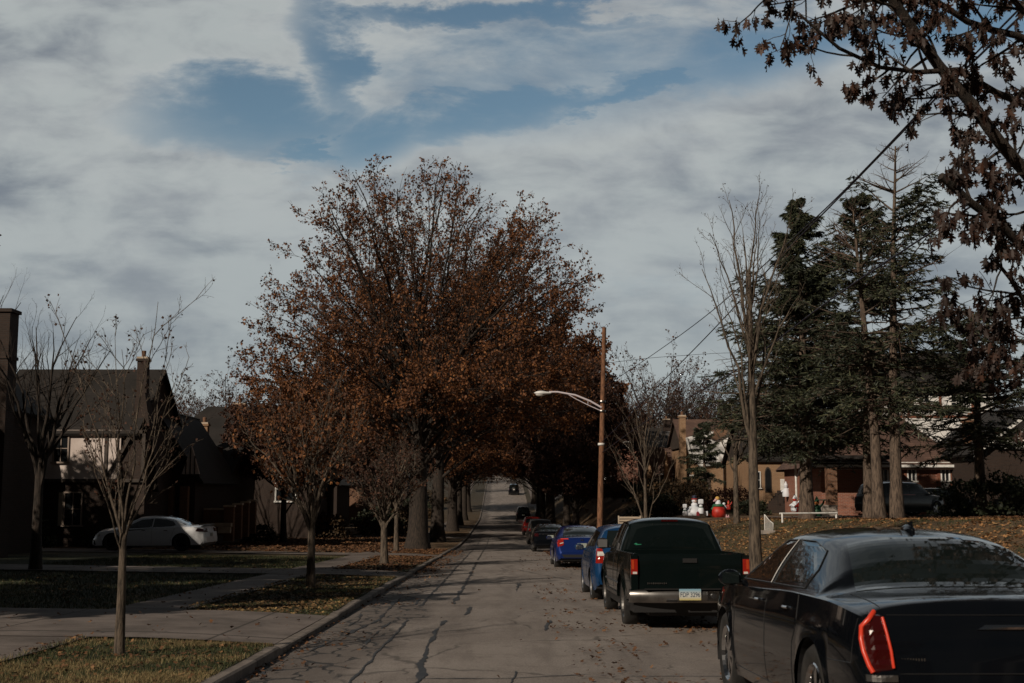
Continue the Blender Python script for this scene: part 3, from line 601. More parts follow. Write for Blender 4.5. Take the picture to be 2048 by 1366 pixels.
conifer('spruce_tree', 'slim spruce with a bushy tip standing between the dead top and the tallest one', G(14.6, 49.5), 44, 13.3, .20, 3.8, 3.8, GS, sparse=.28, tm=16, blades=22, prof=.7)
conifer('spruce_tree', 'broad spruce filling the right edge behind the hanging oak leaves', G(19.3, 50), 45, 8.4, .24, 3.6, 2.9, GS, sparse=.1, blades=24, prof=.6)
conifer('spruce_tree', 'low dense spruce hiding the upper storeys of the right-hand houses', G(16.2, 54), 46, 7.4, .2, 3.2, 3.6, GS, blades=22, prof=.5)
conifer('spruce_tree', 'full dark spruce filling the gap behind the thick leftmost trunk', G(14.0, 57), 49, 11.5, .22, 4.8, 3.5, GS, blades=24, prof=.6)
conifer('spruce_tree', 'small dark conical spruce before the cottage gable', G(15.9, 96), 47, 6.6, .16, 2.0, 2.2, GS, blades=24, prof=.8)
conifer('spruce_tree', 'distant dark spruce on the skyline behind the cottage roofs', G(31, 175), 48, 12, .2, 4.4, 1, GS, blades=6)
# far trees on the skyline
fb = tree('bare_tree', 'far bare tree, twiggy brown crown on the skyline left of the big oak', 'tree', G(-45, 150), 51, 14, .3, 4, 8.5, (6.5, 6.2, 4.5), 18, [LV_S[0], LV_S[1], A(m=5, t0=.2, t1=1., ang=.6, lr=.55, n=4, rr=.6, rmin=.012, up=.04, wig=.16)], (1, .22, LEAF_Q, .3), LEAF_D, wood=BARK_D, twig=TWIG, thmax=95, group='bare trees on the skyline')
rg = np.random.default_rng(77)
k = 0
ORD = 'first second third fourth fifth sixth seventh eighth ninth tenth eleventh twelfth thirteenth fourteenth fifteenth sixteenth seventeenth eighteenth'.split()
for px in np.linspace(330, 560, 8):
    p = W(px, 800, 150 + rg.uniform(-15, 20)); copy_tree(fb, 'twiggy skyline tree behind the left roofs, %s from the left' % ORD[k], G(p[0], p[1]), rg.uniform(0, 6), rg.uniform(.85, 1.15), 'bare trees on the skyline'); k += 1
k = 0
for px in np.linspace(1215, 2060, 18):
    yy = 165 + rg.uniform(-20, 25); p = W(px, 800, yy); copy_tree(fb, 'twiggy skyline tree right of the street, %s from the left' % ORD[k], G(p[0], p[1]), rg.uniform(0, 6), rg.uniform(.85, 1.2) * (1 if px < 1600 else .8), 'bare trees on the skyline'); k += 1
k = 0
for px in np.linspace(-20, 300, 5):
    p = W(px, 800, 140 + rg.uniform(-15, 20)); copy_tree(fb, 'twiggy skyline tree at the far left, %s from the left' % ORD[k], G(p[0], p[1]), rg.uniform(0, 6), rg.uniform(.8, 1.), 'bare trees on the skyline'); k += 1
k = 0
for x, y, s in [(-6, 215, .6), (-7, 240, .65), (-9, 262, .6), (-5.5, 285, .55), (7, 235, .55), (8, 262, .6), (6.5, 300, .6), (-12, 310, .8), (12, 320, .8), (0, 372, .9), (-14, 350, 1), (12, 370, 1), (22, 300, 1.)]:
    copy_tree(fb, 'bare tree up the far hill, %s along the rising road' % ORD[k], G(x, y), k, s, 'bare trees on the skyline'); k += 1
def wood_mass(y0, x0, x1, h, n, label, seed):
    r_ = np.random.default_rng(seed); g = Geo(); P = np.stack([r_.uniform(x0, x1, n), y0 + r_.normal(0, 14, n), np.zeros(n)], 1); P[:, 2] = gz(P[:, 0], P[:, 1]) - .5
    d = r_.normal(0, .10, (n, 3)); d[:, 2] = 1; pts, rad = grow(r_, P, d, h * r_.uniform(.6, 1.1, n), np.full(n, .16), np.full(n, .04), 6, .06, .02); g.tubes(pts, rad, 3)
    a = spawn(r_, pts, rad, 9, .3, 1., .6, .4, 5, .5, .03, .15, .06); g.tubes(*a, 3); b = spawn(r_, a[0], a[1], 6, .2, 1., .6, .5, 4, .6, .02, .15, .05); g.tubes(*b, 3)
    stuff(g.obj('distant_wood', TWIG), label, 'woods')
wood_mass(230, -260, -12, 13, 260, 'far bare woods along the left skyline', 3)
wood_mass(215, 12, 260, 13, 260, 'far bare woods along the right skyline', 4)
wood_mass(430, -120, 120, 14, 220, 'far bare woods at the top of the hill', 5)
# ---- the oak over the camera's right: limbs enter the picture from beyond the right edge
def near_oak():
    rng = np.random.default_rng(8); root = empty('oak_tree', 'near oak with black limbs and hanging brown lobed leaves across the upper right corner', 'tree', G(7.4, 12.6), group=GO)
    o = np.array(root.location); gw = Geo(); gt = Geo(); gl = Geo()
    tp = np.array([[0, 0, -.1], [.03, 0, 1.2], [.05, .02, 2.6], [.0, .05, 4.2], [-.1, .0, 5.8]]); gw.tube(tp, [.42, .33, .30, .26, .20], 14)
    def limb(px, r0, r1, base=None):
        p = np.array([W(*q) - o for q in px])
        if base is not None: p = np.concatenate([[base], p])
        L = np.concatenate([[0], np.cumsum(np.linalg.norm(np.diff(p, axis=0), axis=1))]); s = np.linspace(0, L[-1], 12)
        q = np.stack([pchip(L, p[:, i])(s) for i in range(3)], 1); q[1:-1] += rng.normal(0, .015, (10, 3)); rd = np.linspace(r0, r1, 12); gw.tube(q, rd, 8); return q[None], rd[None]
    B = [limb([(2200, 560, 12.4), (2048, 345, 12.0), (1960, 235, 11.8), (1885, 140, 11.7), (1820, 60, 11.5), (1765, -30, 11.3)], .085, .045, tp[2]),
         limb([(2150, 600, 12.2), (2030, 478, 11.7), (1935, 405, 11.3), (1882, 352, 11.1)], .06, .036, tp[1] + [0, 0, .6]),
         limb([(2160, 240, 12.6), (2040, 205, 12.1), (1950, 165, 11.9), (1890, 140, 11.7), (1800, 142, 11.5), (1725, 128, 11.3), (1670, 85, 11.1), (1600, 30, 11.)], .06, .012, tp[3]),
         limb([(2200, 120, 13), (2040, 80, 12.7), (1960, 50, 12.5), (1880, 10, 12.2), (1800, -60, 12.)], .055, .025, tp[4]),
         limb([(2230, 0, 11.8), (2050, 20, 11.4), (2000, -40, 11.2), (1900, -120, 11)], .05, .02, tp[4]),
         limb([(2160, 760, 12.), (2080, 640, 11.7), (2030, 560, 11.4), (1990, 520, 11.2)], .05, .015, tp[2] - [0, 0, .4]),
         limb([(2150, 690, 13.), (2060, 740, 12.6), (2000, 700, 12.3), (1975, 660, 12.1)], .04, .008, tp[2] - [0, 0, .8]),
         limb([(1770, 5, 11.4), (1690, -5, 11.2), (1600, -20, 11.), (1530, -15, 10.9)], .03, .008),
         limb([(1860, 100, 11.7), (1800, 60, 11.9), (1790, 20, 12.), (1740, 0, 12.1)], .022, .01)]
    tw = []
    for i, (p, r) in enumerate(B):
        m = [24, 16, 15, 12, 14, 16, 11, 9, 7][i]; a = spawn(rng, p, np.minimum(r, .03), m, .32 if i < 7 else .1, 1., .95, .62, 6, .6, .009, .13, -.01, .25, .25, absL=1.3); gt.tubes(*a, 5)
        b = spawn(rng, a[0], a[1], 4, .3, 1., .7, .5, 5, .6, .0045, .16, -.03); gt.tubes(*b, 3); tw.append((b[0], 4 if i not in (4, 3) else 5)); tw.append((a[0][:, 3:], 1))
    for q, m in tw:
        P, k, _ = q.shape; f = rng.uniform(.35, 1, (P, m)) ** .6 * (k - 1); i = np.clip(f.astype(int), 0, k - 2); ff = (f - i)[..., None]; I = np.arange(P)[:, None]
        pos = (q[I, i] * (1 - ff) + q[I, i + 1] * ff).reshape(-1, 3); keep = rng.uniform(0, 1, len(pos)) < .85; pos = np.repeat(pos[keep], 2, 0) + rng.normal(0, .03, (keep.sum() * 2, 3)); leaves(gl, rng, pos, .12, _oak * np.array([.78, 1, 1.6]), 1.5, .3)
    gw.obj('trunk', BARK_D, root, smooth=True); gt.obj('branches', BARK_D, root); gl.obj('leaves', LEAF_N, root)
near_oak()
# ------------------------------------------------------------------ vehicles
def scan_poly(poly, n, m):
    """rows of a polygon in (a,b): n rows over b, m points over a"""
    p = np.asarray(poly, float); b0, b1 = p[:, 1].min(), p[:, 1].max(); rows = []
    for b in np.linspace(b0 + 1e-4, b1 - 1e-4, n):
        xs_ = []
        for i in range(len(p)):
            q, r = p[i], p[(i + 1) % len(p)]
            if (q[1] - b) * (r[1] - b) <= 0 and q[1] != r[1]: xs_.append(q[0] + (r[0] - q[0]) * (b - q[1]) / (r[1] - q[1]))
        rows.append([(a, b) for a in np.linspace(min(xs_), max(xs_), m)])
    return rows
class Body:
    """car shell lofted along y (0 = rear bumper)"""
    def __init__(s, L, top, hw, belt, wt, zb, wheels, wr, drop=.07, flare=.012, arch=.05, crease=.0, tumble=.055):
        s.L = L; s.top = pchip(*zip(*top)); s.hw = pchip(*zip(*hw)); s.belt = pchip(*zip(*belt)); s.wt = pchip(*zip(*wt)); s.zb = pchip(*zip(*zb))
        s.wheels = wheels; s.wr = wr; s.drop = drop; s.flare = flare; s.ar = wr + arch; s.crease = crease; s.tumble = tumble
        s.yt = np.concatenate([np.linspace(0, .8, 60), np.linspace(.82, L - .6, 60), np.linspace(L - .58, L, 40)])
        s.tab = [s.ring(y, False) for y in s.yt]
    def ring(s, y, arch=True):
        hw = float(s.hw(y)); zt = float(s.top(y)); zbn = float(s.zb(y)); zbl = min(float(s.belt(y)), zt - .03); wt = min(float(s.wt(y)), hw * .97); zb = zbn; fl = 0
        for wy in s.wheels:
            d = abs(y - wy)
            if arch and d < s.ar: zb = max(zb, s.wr + sqrt(s.ar ** 2 - d * d))
            fl = max(fl, s.flare * max(0, 1 - max(0, d - s.ar) / .12))
        zb = min(zb, zbl - .05)
        k = np.linspace(0, 1, 12); z = zb + (zbl - zb) * k; sn = np.clip((z - zbn) / max(zbl - zbn, .05), 0, 1)
        x = hw * np.where(sn < .42, .945 + .055 * (1 - (1 - sn / .42) ** 2), 1 - s.tumble * ((sn - .42) / .58) ** 2.2)
        if s.crease: x = x + s.crease * np.exp(-((sn - .78) / .05) ** 2)
        x = x + fl * np.clip(1 - np.abs(z - zb) / .18, 0, 1)
        dr = min(s.drop, .55 * (zt - zbl)); xb = x[-1] - .02; zg0 = zbl + .012
        q = np.linspace(0, 1, 8); bulge = .02 * np.sin(pi * q) * (zt - zbl > .2); xg = xb + (wt - xb) * q + bulge; zg = zg0 + (zt - dr - zg0) * q
        a = np.linspace(0, 1, 10)[1:]; xr_ = wt * (1 - a ** 1.15); zr_ = zt - dr + dr * (1 - (1 - a) ** 2.4)
        return np.stack([np.concatenate([x, xg, xr_]), np.concatenate([z, zg, zr_])], 1)
    def side_x(s, y, z):
        r = s.ring(y, False); return float(np.interp(z, r[:, 1], r[:, 0]))
    def top_z(s, y, x):
        r = s.ring(y, False)[::-1]; return float(np.interp(abs(x), r[:, 0], r[:, 1]))
    def end_y(s, x, z, front=False):
        idx = range(len(s.yt) - 1, 0, -1) if front else range(len(s.yt)); prev = None
        for i in idx:
            r = s.tab[i]; X = float(np.interp(max(z, r[0, 1]), r[:, 1], r[:, 0], right=-.3)) - abs(x)
            if X >= 0:
                if prev is None: return s.yt[i]
                y0, X0 = prev; return y0 + (s.yt[i] - y0) * (-X0) / (X - X0 + 1e-9)
            prev = (s.yt[i], X)
        return s.L / 2
    def stations(s):
        y = [np.linspace(0, .3, 14), np.linspace(.3, s.L - .5, 90), np.linspace(s.L - .5, s.L, 16)]
        for wy in s.wheels: y.append(wy + s.ar * np.cos(np.linspace(0, pi, 19))); y.append([wy - s.ar - .004, wy + s.ar + .004])
        y = np.unique(np.round(np.concatenate(y), 4)); return y[(y >= 0) & (y <= s.L)]
    def shell(s, name, m, root, y0=0, y1=99, custom=None):
        g = Geo(); ys_ = s.stations(); ys_ = ys_[(ys_ >= y0) & (ys_ <= min(y1, s.L))]
        R_ = np.array([(custom or s.ring)(y) for y in ys_]); n, k, _ = R_.shape
        P = np.zeros((n, 2 * k - 1, 3)); P[:, :k, 0] = R_[..., 0]; P[:, :k, 2] = R_[..., 1]; P[:, k:, 0] = -R_[:, ::-1, 0][:, 1:]; P[:, k:, 2] = R_[:, ::-1, 1][:, 1:]; P[..., 1] = ys_[:, None]
        g.grid(P)
        for e, yy in ((P[0], ys_[0]), (P[-1], ys_[-1])): # close the ends
            low = e.copy(); low[:, 2] = e[:, 2].min(); g.grid(np.stack([e, low]))
        o = g.obj(name, m, root, smooth=True)
        try:
            md = o.modifiers.new('es', 'EDGE_SPLIT'); md.split_angle = R(38)
        except Exception: pass
        return o
    def side(s, g, poly, sgn, off=.005, th=.01, n=9, m=14):
        P = np.array([[(sgn * (s.side_x(a, b) + off), a, b) for a, b in row] for row in scan_poly(poly, n, m)]); g.slab(P, (sgn, 0, 0), th)
    def end(s, g, poly, off=.006, th=.02, n=8, m=10, front=False):
        d = 1 if front else -1
        P = np.array([[(a, s.end_y(a, b, front) + d * off, b) for a, b in row] for row in scan_poly(poly, n, m)]); g.slab(P, (0, d, 0), th)
    def over(s, g, y0, w0, y1, w1, off=.005, th=.01, n=12, m=17, bow=.04):
        P = np.array([[(u_ * (w0 + (w1 - w0) * v_), y0 + (y1 - y0) * v_ + (bow * (u_ * u_ - 1) * (1 if y1 > y0 else -1)) * (1 - .4 * v_), 0) for u_ in np.linspace(-1, 1, m)] for v_ in np.linspace(0, 1, n)])
        for r_ in P:
            for q in r_: q[2] = s.top_z(q[1], q[0]) + off
        g.slab(P, (0, 0, 1), th)
def wheel_mesh(wr, wd, spokes, rimm, style=0):
    g = Geo(); rr = wr * .68
    g.lathe([(rr, -wd / 2), (wr * .93, -wd / 2), (wr, -wd / 2 + .03), (wr, wd / 2 - .03), (wr * .93, wd / 2), (rr, wd / 2 - .01), (rr - .01, wd / 2 - .03), (rr - .01, -wd / 2), (rr, -wd / 2)], axis=0, k=32)
    r = Geo(); r.lathe([(rr, wd / 2 - .012), (rr - .012, wd / 2 - .005), (rr - .03, wd / 2 - .035), (rr - .03, -wd / 4), (0.02, -wd / 4)], axis=0, k=32); r.lathe([(.001, wd / 2 - .018), (.045, wd / 2 - .022), (.06, wd / 2 - .05), (.06, 0)], axis=0, k=16)
    for i in range(spokes):
        a = 2 * pi * i / spokes
        for da in ((-.11, .11) if style else (0,)):
            w_ = .018 if style else .034; c, s_ = cos(a + da), sin(a + da); p = np.array([0, -s_, c]); d = np.array([0, c, s_]); x0 = wd / 2 - .03
            v = [[x0 + .008, *(d * .045 + p * w_)[1:]], [x0 + .008, *(d * .045 - p * w_)[1:]], [x0, *(d * (rr - .02) - p * w_ * .8)[1:]], [x0, *(d * (rr - .02) + p * w_ * .8)[1:]]]
            v = np.array(v); b = v.copy(); b[:, 0] -= .035; g2 = np.concatenate([v, b]); r.add(g2, [[0, 1, 2, 3], [4, 7, 6, 5], [0, 4, 5, 1], [1, 5, 6, 2], [2, 6, 7, 3], [3, 7, 4, 0]])
    return g.mesh('tyre', RUBBER, True), r.mesh('rim', rimm, False)
def add_wheels(root, B, wd=.22, spokes=5, rimm=ALLOY, style=1, track=None):
    tm, rm = wheel_mesh(B.wr, wd, spokes, rimm, style)
    for wy in B.wheels:
        for sg in (-1, 1):
            x = (track or (float(B.hw(wy)) - wd / 2 - .015)) * sg
            t_ = bpy.data.objects.new('wheel', tm); COL.objects.link(t_); t_.parent = root; t_.location = (x, wy, B.wr); t_.rotation_euler = (0, 0, 0 if sg > 0 else pi)
            r_ = bpy.data.objects.new('rim', rm); COL.objects.link(r_); r_.parent = t_
def underbody(root, B, name='underbody'):
    g = Geo(); h = float(B.hw(B.L / 2)) - .30; z0 = .2; g.box((0, B.L / 2, .45), (2 * h, B.L - .5, .5)); 
    g.box((0, .45, .42), (2 * h + .25, .6, .3)); g.box((0, B.L - .4, .40), (2 * h + .2, .5, .3))
    for i, (a, b) in enumerate([(.1, B.wheels[0] - B.ar - .02), (B.wheels[0] + B.ar + .02, B.wheels[1] - B.ar - .02), (B.wheels[1] + B.ar + .02, B.L - .15)]):
        if b > a: hw_ = float(B.hw((a + b) / 2)) * .93; g.box((0, (a + b) / 2, .36), (2 * hw_, b - a, .2))
    for wy in B.wheels:
        for sg in (-1, 1):
            a = np.linspace(-.25, pi + .25, 20); P = np.zeros((2, 20, 3)); P[0, :, 0] = sg * (float(B.hw(wy)) - .012); P[1, :, 0] = sg * h; P[..., 1] = wy + (B.ar + .003) * np.cos(a); P[..., 2] = B.wr + (B.ar + .003) * np.sin(a); g.grid(P)
            P2 = np.zeros((2, 20, 3)); P2[..., 0] = sg * (h - .002); P2[0, :, 1] = wy; P2[0, :, 2] = B.wr; P2[1, :, 1] = wy + B.ar * np.cos(a); P2[1, :, 2] = B.wr + B.ar * np.sin(a); g.grid(P2)
    g.obj(name, BLACKP, root)
def text_mesh(txt, size, name, m, parent, loc, rot, ext=.002):
    cu = bpy.data.curves.new('txt', 'FONT'); cu.body = txt; cu.size = size; cu.align_x = 'CENTER'; cu.align_y = 'CENTER'; cu.extrude = ext
    o = bpy.data.objects.new('txt', cu); COL.objects.link(o); dg = bpy.context.evaluated_depsgraph_get(); me = bpy.data.meshes.new_from_object(o.evaluated_get(dg)); bpy.data.objects.remove(o)
    me.materials.clear(); me.materials.append(m); q = bpy.data.objects.new(name, me); COL.objects.link(q); q.parent = parent; q.location = loc; q.rotation_euler = rot; return q
def plate_fn(t, b):
    x, y, z = t.sep(opos(t)); c = t.mix(t.ss(z, -.08, -.02), (.50, .43, .17), (.50, .52, .50)); c = t.mix(t.ss(z, .0, .08), c, (.20, .38, .50)); t.put(b.inputs['Base Color'], c)
PLATE = mat('licence plate', rough=.4, fn=plate_fn)
def plate(root, x, y, z, txt=None, m=PLATE, tilt=0):
    g = Geo(); g.box((0, 0, 0), (.305, .006, .155)); o = g.obj('licence_plate', m, root, loc=(x, y, z)); o.rotation_euler = (tilt, 0, 0)
    if txt: text_mesh(txt, .082, 'plate_number', mat('plate ink', (.03, .05, .09), .5), o, (0, -.0045, -.004), (pi / 2, 0, 0), .001).scale = (.86, 1.12, 1)
    return o
def sedan_specs(L, W_, H, deck, wheels, wr, hood=.98, roof=(.32, .62), wtop=.58, rear_low=.62, cowl=None, nose=.66, belt=None, zb=.22, rearglass=None, tail=.10, ride=None):
    """generic three-box car; rearglass = (y base, y top)"""
    rg_ = rearglass or (.16 * L, .31 * L); cw = cowl or .74 * L; ft = roof[1] * L
    top = [(0, rear_low), (.03, rear_low + .10), (tail * .6, deck - .13), (tail, deck - .03), (tail + .08, deck), (rg_[0], deck + .025), ((rg_[0] + rg_[1]) / 2, (deck + .025) * .45 + (H - .05) * .55 + .01), (rg_[1], H - .05), (rg_[1] + .35, H - .01), ((rg_[1] + ft) / 2 + .1, H), (ft, H - .045), ((ft + cw) / 2, (H - .045 + hood) / 2 + .015), (cw, hood), (cw + .5 * (L - cw), hood - .07), (L - .25, nose + .13), (L - .08, nose), (L, nose - .16)]
    h = W_ / 2; hwk = [(0, h * .80), (.05, h * .88), (.2, h * .955), (.6, h * .985), (L * .4, h), (L * .7, h * .995), (L - .7, h * .97), (L - .25, h * .88), (L - .06, h * .74), (L, h * .62)]
    bl = belt or [(0, deck - .10), (.3, deck - .05), (L * .3, deck - .04), (L * .6, deck - .08), (cw, hood - .08), (L - .3, nose + .02), (L, nose - .25)]
    wt = [(0, h * .72), (.12, h * .78), (rg_[0], h * .74), (rg_[1], h * wtop * 1.08), (L * .5, h * (wtop + .07)), (ft, h * (wtop + .04)), (cw, h * .80), (L - .4, h * .72), (L, h * .5)]
    z = [(0, zb + .12), (.12, zb + .05), (.5, zb), (L - .5, zb), (L - .1, zb + .02), (L, zb + .10)]
    return Body(L, top, hwk, bl, wt, z, wheels, wr)
def side_glass(B, root, polys, off=.004, trimm=None):
    for p in polys:
        for sg in (-1, 1):
            g = Geo(); B.side(g, p, sg, off); o = g.obj('side_window', CARGLASS, root, smooth=False)
            if trimm:
                gt = Geo(); 
                for i in range(len(p)):
                    a, b = p[i], p[(i + 1) % len(p)]; q = [(sg * (B.side_x(a[0] + (b[0] - a[0]) * f, a[1] + (b[1] - a[1]) * f) + .006), a[0] + (b[0] - a[0]) * f, a[1] + (b[1] - a[1]) * f) for f in np.linspace(0, 1, 8)]; gt.tube(q, .0045, 5)
                gt.obj('window_trim', trimm, root)
def seams(B, root, lines, m=None, r=.004, name='door_seam'):
    for sg in (-1, 1):
        g = Geo()
        for ln in lines:
            q = []
            for i in range(len(ln) - 1):
                for f in np.linspace(0, 1, 8): y = ln[i][0] + (ln[i + 1][0] - ln[i][0]) * f; z = ln[i][1] + (ln[i + 1][1] - ln[i][1]) * f; q.append((sg * (B.side_x(y, z) + .0005), y, z))
            g.tube(q, r, 4)
        g.obj(name, m or BLACKP, root)
def mirror(root, x, y, z, m, face=CHROME, sz=(.2, .09, .14)):
    for sg in (-1, 1):
        g = Geo(); g.ball((0, 0, 0), 1, 14, (sz[0] / 2, sz[1] / 2, sz[2] / 2)); g.box((-sg * sz[0] * .55, .02, -sz[2] * .3), (sz[0] * .5, .05, .04)); o = g.obj('mirror', m, root, smooth=True, loc=(sg * (x + sz[0] * .4), y, z))
        f = Geo(); f.box((0, -sz[1] * .42, 0), (sz[0] * .72, .012, sz[2] * .68)); f.obj('mirror_glass', face, o)
def place_car(name, label, cat, x, y, yaw=0., group='cars parked along the right kerb', z=None):
    sl = float(zr(y + 4) - zr(y)) / 4 if z is None else 0
    zz_ = float(zr(y)) - .02 + float(crownz(x)) * .6 if z is None else z
    return empty(name, label, cat, (x, y, zz_), (math.atan(sl), 0, yaw), group)
# 1 ---- black saloon in the foreground
P_BLK = paint('black', (.002, .003, .005), .14, .0, .8, .08)
root = place_car('parked_car', 'glossy black saloon nearest the camera with lit red edged tail lamp', 'car', 3.01, 7.35, R(.5))
h = .955
B = Body(5.04,
    [(0, .60), (.02, .70), (.05, .86), (.10, 1.00), (.14, 1.055), (.20, 1.075), (.78, 1.12), (1.12, 1.285), (1.50, 1.425), (1.9, 1.475), (2.5, 1.49), (3.05, 1.455), (3.45, 1.29), (3.82, 1.10), (4.4, 1.03), (4.82, .94), (4.97, .80), (5.04, .58)],
    [(0, .80), (.05, .865), (.18, .915), (.5, .94), (1.2, .952), (2.5, h), (4.0, .95), (4.6, .915), (4.85, .83), (5.0, .70), (5.04, .6)],
    [(0, .95), (.2, .985), (.8, 1.03), (1.6, 1.035), (2.6, 1.01), (3.7, .98), (4.4, .93), (4.9, .82), (5.04, .5)],
    [(0, .66), (.14, .74), (.3, .76), (.78, .74), (1.5, .60), (2.3, .625), (3.05, .60), (3.82, .78), (4.5, .72), (5.04, .5)],
    [(0, .36), (.1, .28), (.4, .24), (4.6, .22), (5.0, .25), (5.04, .3)], (1.03, 4.08), .365, drop=.08, flare=.014, arch=.045, crease=.008, tumble=.05)
B.shell('body', P_BLK, root); underbody(root, B); add_wheels(root, B, .23, 7, CHROME, 1)
g = Geo(); B.over(g, .80, .69, 1.52, .535, .004, .01, 16, 21, .05); g.obj('rear_window', CARGLASS, root, smooth=False)
g = Geo(); B.over(g, 3.76, .72, 3.08, .56, .004, .01, 12, 17, .06); g.obj('windshield', CARGLASS, root)
side_glass(B, root, [[(1.42, 1.075), (2.36, 1.065), (2.36, 1.395), (1.98, 1.39), (1.62, 1.33), (1.45, 1.20)], [(2.44, 1.065), (3.52, 1.05), (3.40, 1.15), (3.10, 1.31), (2.86, 1.385), (2.44, 1.395)]], trimm=TRIMD)
seams(B, root, [[(2.40, .32), (2.40, 1.03)], [(1.44, 1.03), (1.40, .85), (1.52, .70), (1.56, .32)], [(3.62, .32), (3.60, 1.0)], [(1.44, .34), (3.62, .31)], [(.16, 1.0), (.2, .70), (.62, .68)]], r=.0035)
g = Geo(); hl = [(sg * (.70 + .025 * f), .16 + .60 * f, 0) for sg in (1, -1) for f in np.linspace(0, 1, 10)]
for sg in (-1, 1):
    q = [(sg * (.735 + .0 * f), .15 + .62 * f, B.top_z(.15 + .62 * f, .735) + .001) for f in np.linspace(0, 1, 12)]; g.tube(q, .0035, 4)
q = [(x_, B.end_y(x_, .985) - .001, .985) for x_ in np.linspace(-.72, .72, 24)]; g.tube(q, .003, 4); q = [(x_, B.end_y(x_, .655) - .001, .655) for x_ in np.linspace(-.80, .80, 24)]; g.tube(q, .004, 4); g.obj('boot_seam', BLACKP, root)
for sg in (-1, 1):
    lens = [(sg * .715, .665), (sg * .85, .655), (sg * .885, .80), (sg * .872, .93), (sg * .80, 1.01), (sg * .745, .975)]
    g = Geo(); B.end(g, lens, .012, .05, 14, 8); lo = g.obj('tail_lamp', REDDK, root, smooth=False)
    gg = Geo(); o_ = lambda pts, r_: gg.tube([(a, B.end_y(a, b) - .020, b) for a, b in pts], r_, 7)
    o_([(sg * .785, 1.005), (sg * .835, .965), (sg * .870, .92), (sg * .880, .85), (sg * .875, .78), (sg * .855, .70), (sg * .838, .665)], .014)
    o_([(sg * .752, .975), (sg * .738, .88), (sg * .727, .79), (sg * .720, .69)], .009); gg.obj('lit_edge', REDGLOW, lo, smooth=True)
    g = Geo(); B.end(g, [(sg * .70, .612), (sg * .87, .612), (sg * .872, .65), (sg * .70, .65)], .02, .05, 4, 8); g.obj('lamp_trim', DULLCH, root)
g = Geo(); B.end(g, [(-.80, .40), (.80, .40), (.83, .47), (-.83, .47)], .02, .03, 4, 24); g.obj('bumper_trim', P_BLK, root)
g = Geo(); q = [(x_, B.end_y(x_, .475) - .024, .475) for x_ in np.linspace(-.80, .80, 30)]; g.tube(q, .009, 6); g.obj('bumper_strip', DULLCH, root)
g = Geo(); B.end(g, [(-.30, .42), (.30, .42), (.32, .58), (-.32, .58)], .024, .02, 5, 14); g.obj('plate_recess', BLACKP, root)
plate(root, 0, B.end_y(0, .50) - .04, .50, m=mat('plate plain', (.45, .5, .52), .5))
g = Geo(); B.end(g, [(-.20, .905), (.20, .905), (.15, .93), (-.15, .93)], .012, .012, 3, 10); g.obj('wing_emblem', CHROME, root)
for i, x_ in enumerate(np.linspace(-.66, -.53, 9)):
    if i == 0: g = Geo()
    g.box((x_, B.end_y(x_, .735) - .003, .735), (.008, .004, .016)); 
g.obj('script_badge', DULLCH, root)
for sg in (-1, 1):
    for yy in (1.62, 2.58):
        g = Geo(); g.tube([(sg * (B.side_x(yy + f * .17, .93) + .02 + .012 * sin(pi * f)), yy + f * .17, .93) for f in np.linspace(0, 1, 7)], .011, 6); g.obj('door_handle', CHROME, root)
mirror(root, .93, 3.42, 1.06, P_BLK, CARGLASS)
g = Geo(); P_ = np.array([[0, 0, 0], [.18, 0, 0], [.15, 0, .055], [.06, 0, .07]])
g.ball((0, 1.80, 1.465), 1, 16, (.035, .13, .05)); g.prism([(1.70, 1.48), (1.84, 1.48), (1.76, 1.53), (1.71, 1.535)], 0, -.008, .008); g.obj('shark_fin', P_BLK, root, smooth=True)
g = Geo()
for sg in (-1, 1):
    for k_, yy in enumerate((1.45,)):
        g.tube([(sg * .38, yy, 1.05), (sg * .38, yy + .02, 1.24), (sg * .38, yy + .03, 1.3)], [.13, .12, .08], 10)
# 2 ---- dark green pickup
P_GRN = paint('dark green', (.002, .005, .005), .2, .0, .7, .1)
root = place_car('parked_pickup', 'dark green extended cab pickup with chrome rear bumper and amber red tail lamps', 'pickup', 2.69, 17.75, R(.2))
hwk = [(0, .80), (.12, .845), (.5, .855), (2., .86), (3.8, .86), (4.6, .85), (4.95, .78), (5.1, .66)]
B = Body(5.1, [(0, 1.04), (1.86, 1.06), (1.87, 1.07), (1.90, 1.16), (2.02, 1.50), (2.12, 1.565), (2.5, 1.60), (3.05, 1.585), (3.3, 1.53), (3.78, 1.13), (4.3, 1.07), (4.85, 1.0), (5.02, .85), (5.1, .6)],
    hwk, [(0, 1.03), (1.8, 1.04), (2.2, 1.04), (3.6, 1.02), (4.6, .95), (5.1, .55)], [(0, .8), (1.86, .80), (2.0, .66), (2.2, .63), (3.2, .63), (3.8, .74), (4.8, .7), (5.1, .5)],
    [(0, .50), (.3, .44), (1.0, .40), (4.8, .38), (5.1, .42)], (1.17, 4.28), .345, drop=.07, flare=.03, arch=.07, tumble=.04)
B.shell('cab', P_GRN, root, 1.872)
def bedring(y):
    r = B.ring(y)[:12]; x0 = r[-1, 0]; return np.concatenate([r, [(x0 - .005, 1.075), (x0 - .02, 1.085), (x0 - .07, 1.085), (x0 - .075, 1.05), (x0 - .075, .62), (0, .62)]])
B.shell('bed', P_GRN, root, .05, 1.84, bedring)
g = Geo(); P = np.array([[(x_, .035 - .012 * (1 - (x_ / .74) ** 2), z_) for x_ in np.linspace(-.735, .735, 15)] for z_ in (.56, .58, .80, .82, 1.04, 1.075)]); P[2:4, :, 1] += .012; P[-1, :, 1] += .02; g.slab(P, (0, -1, 0), .05)
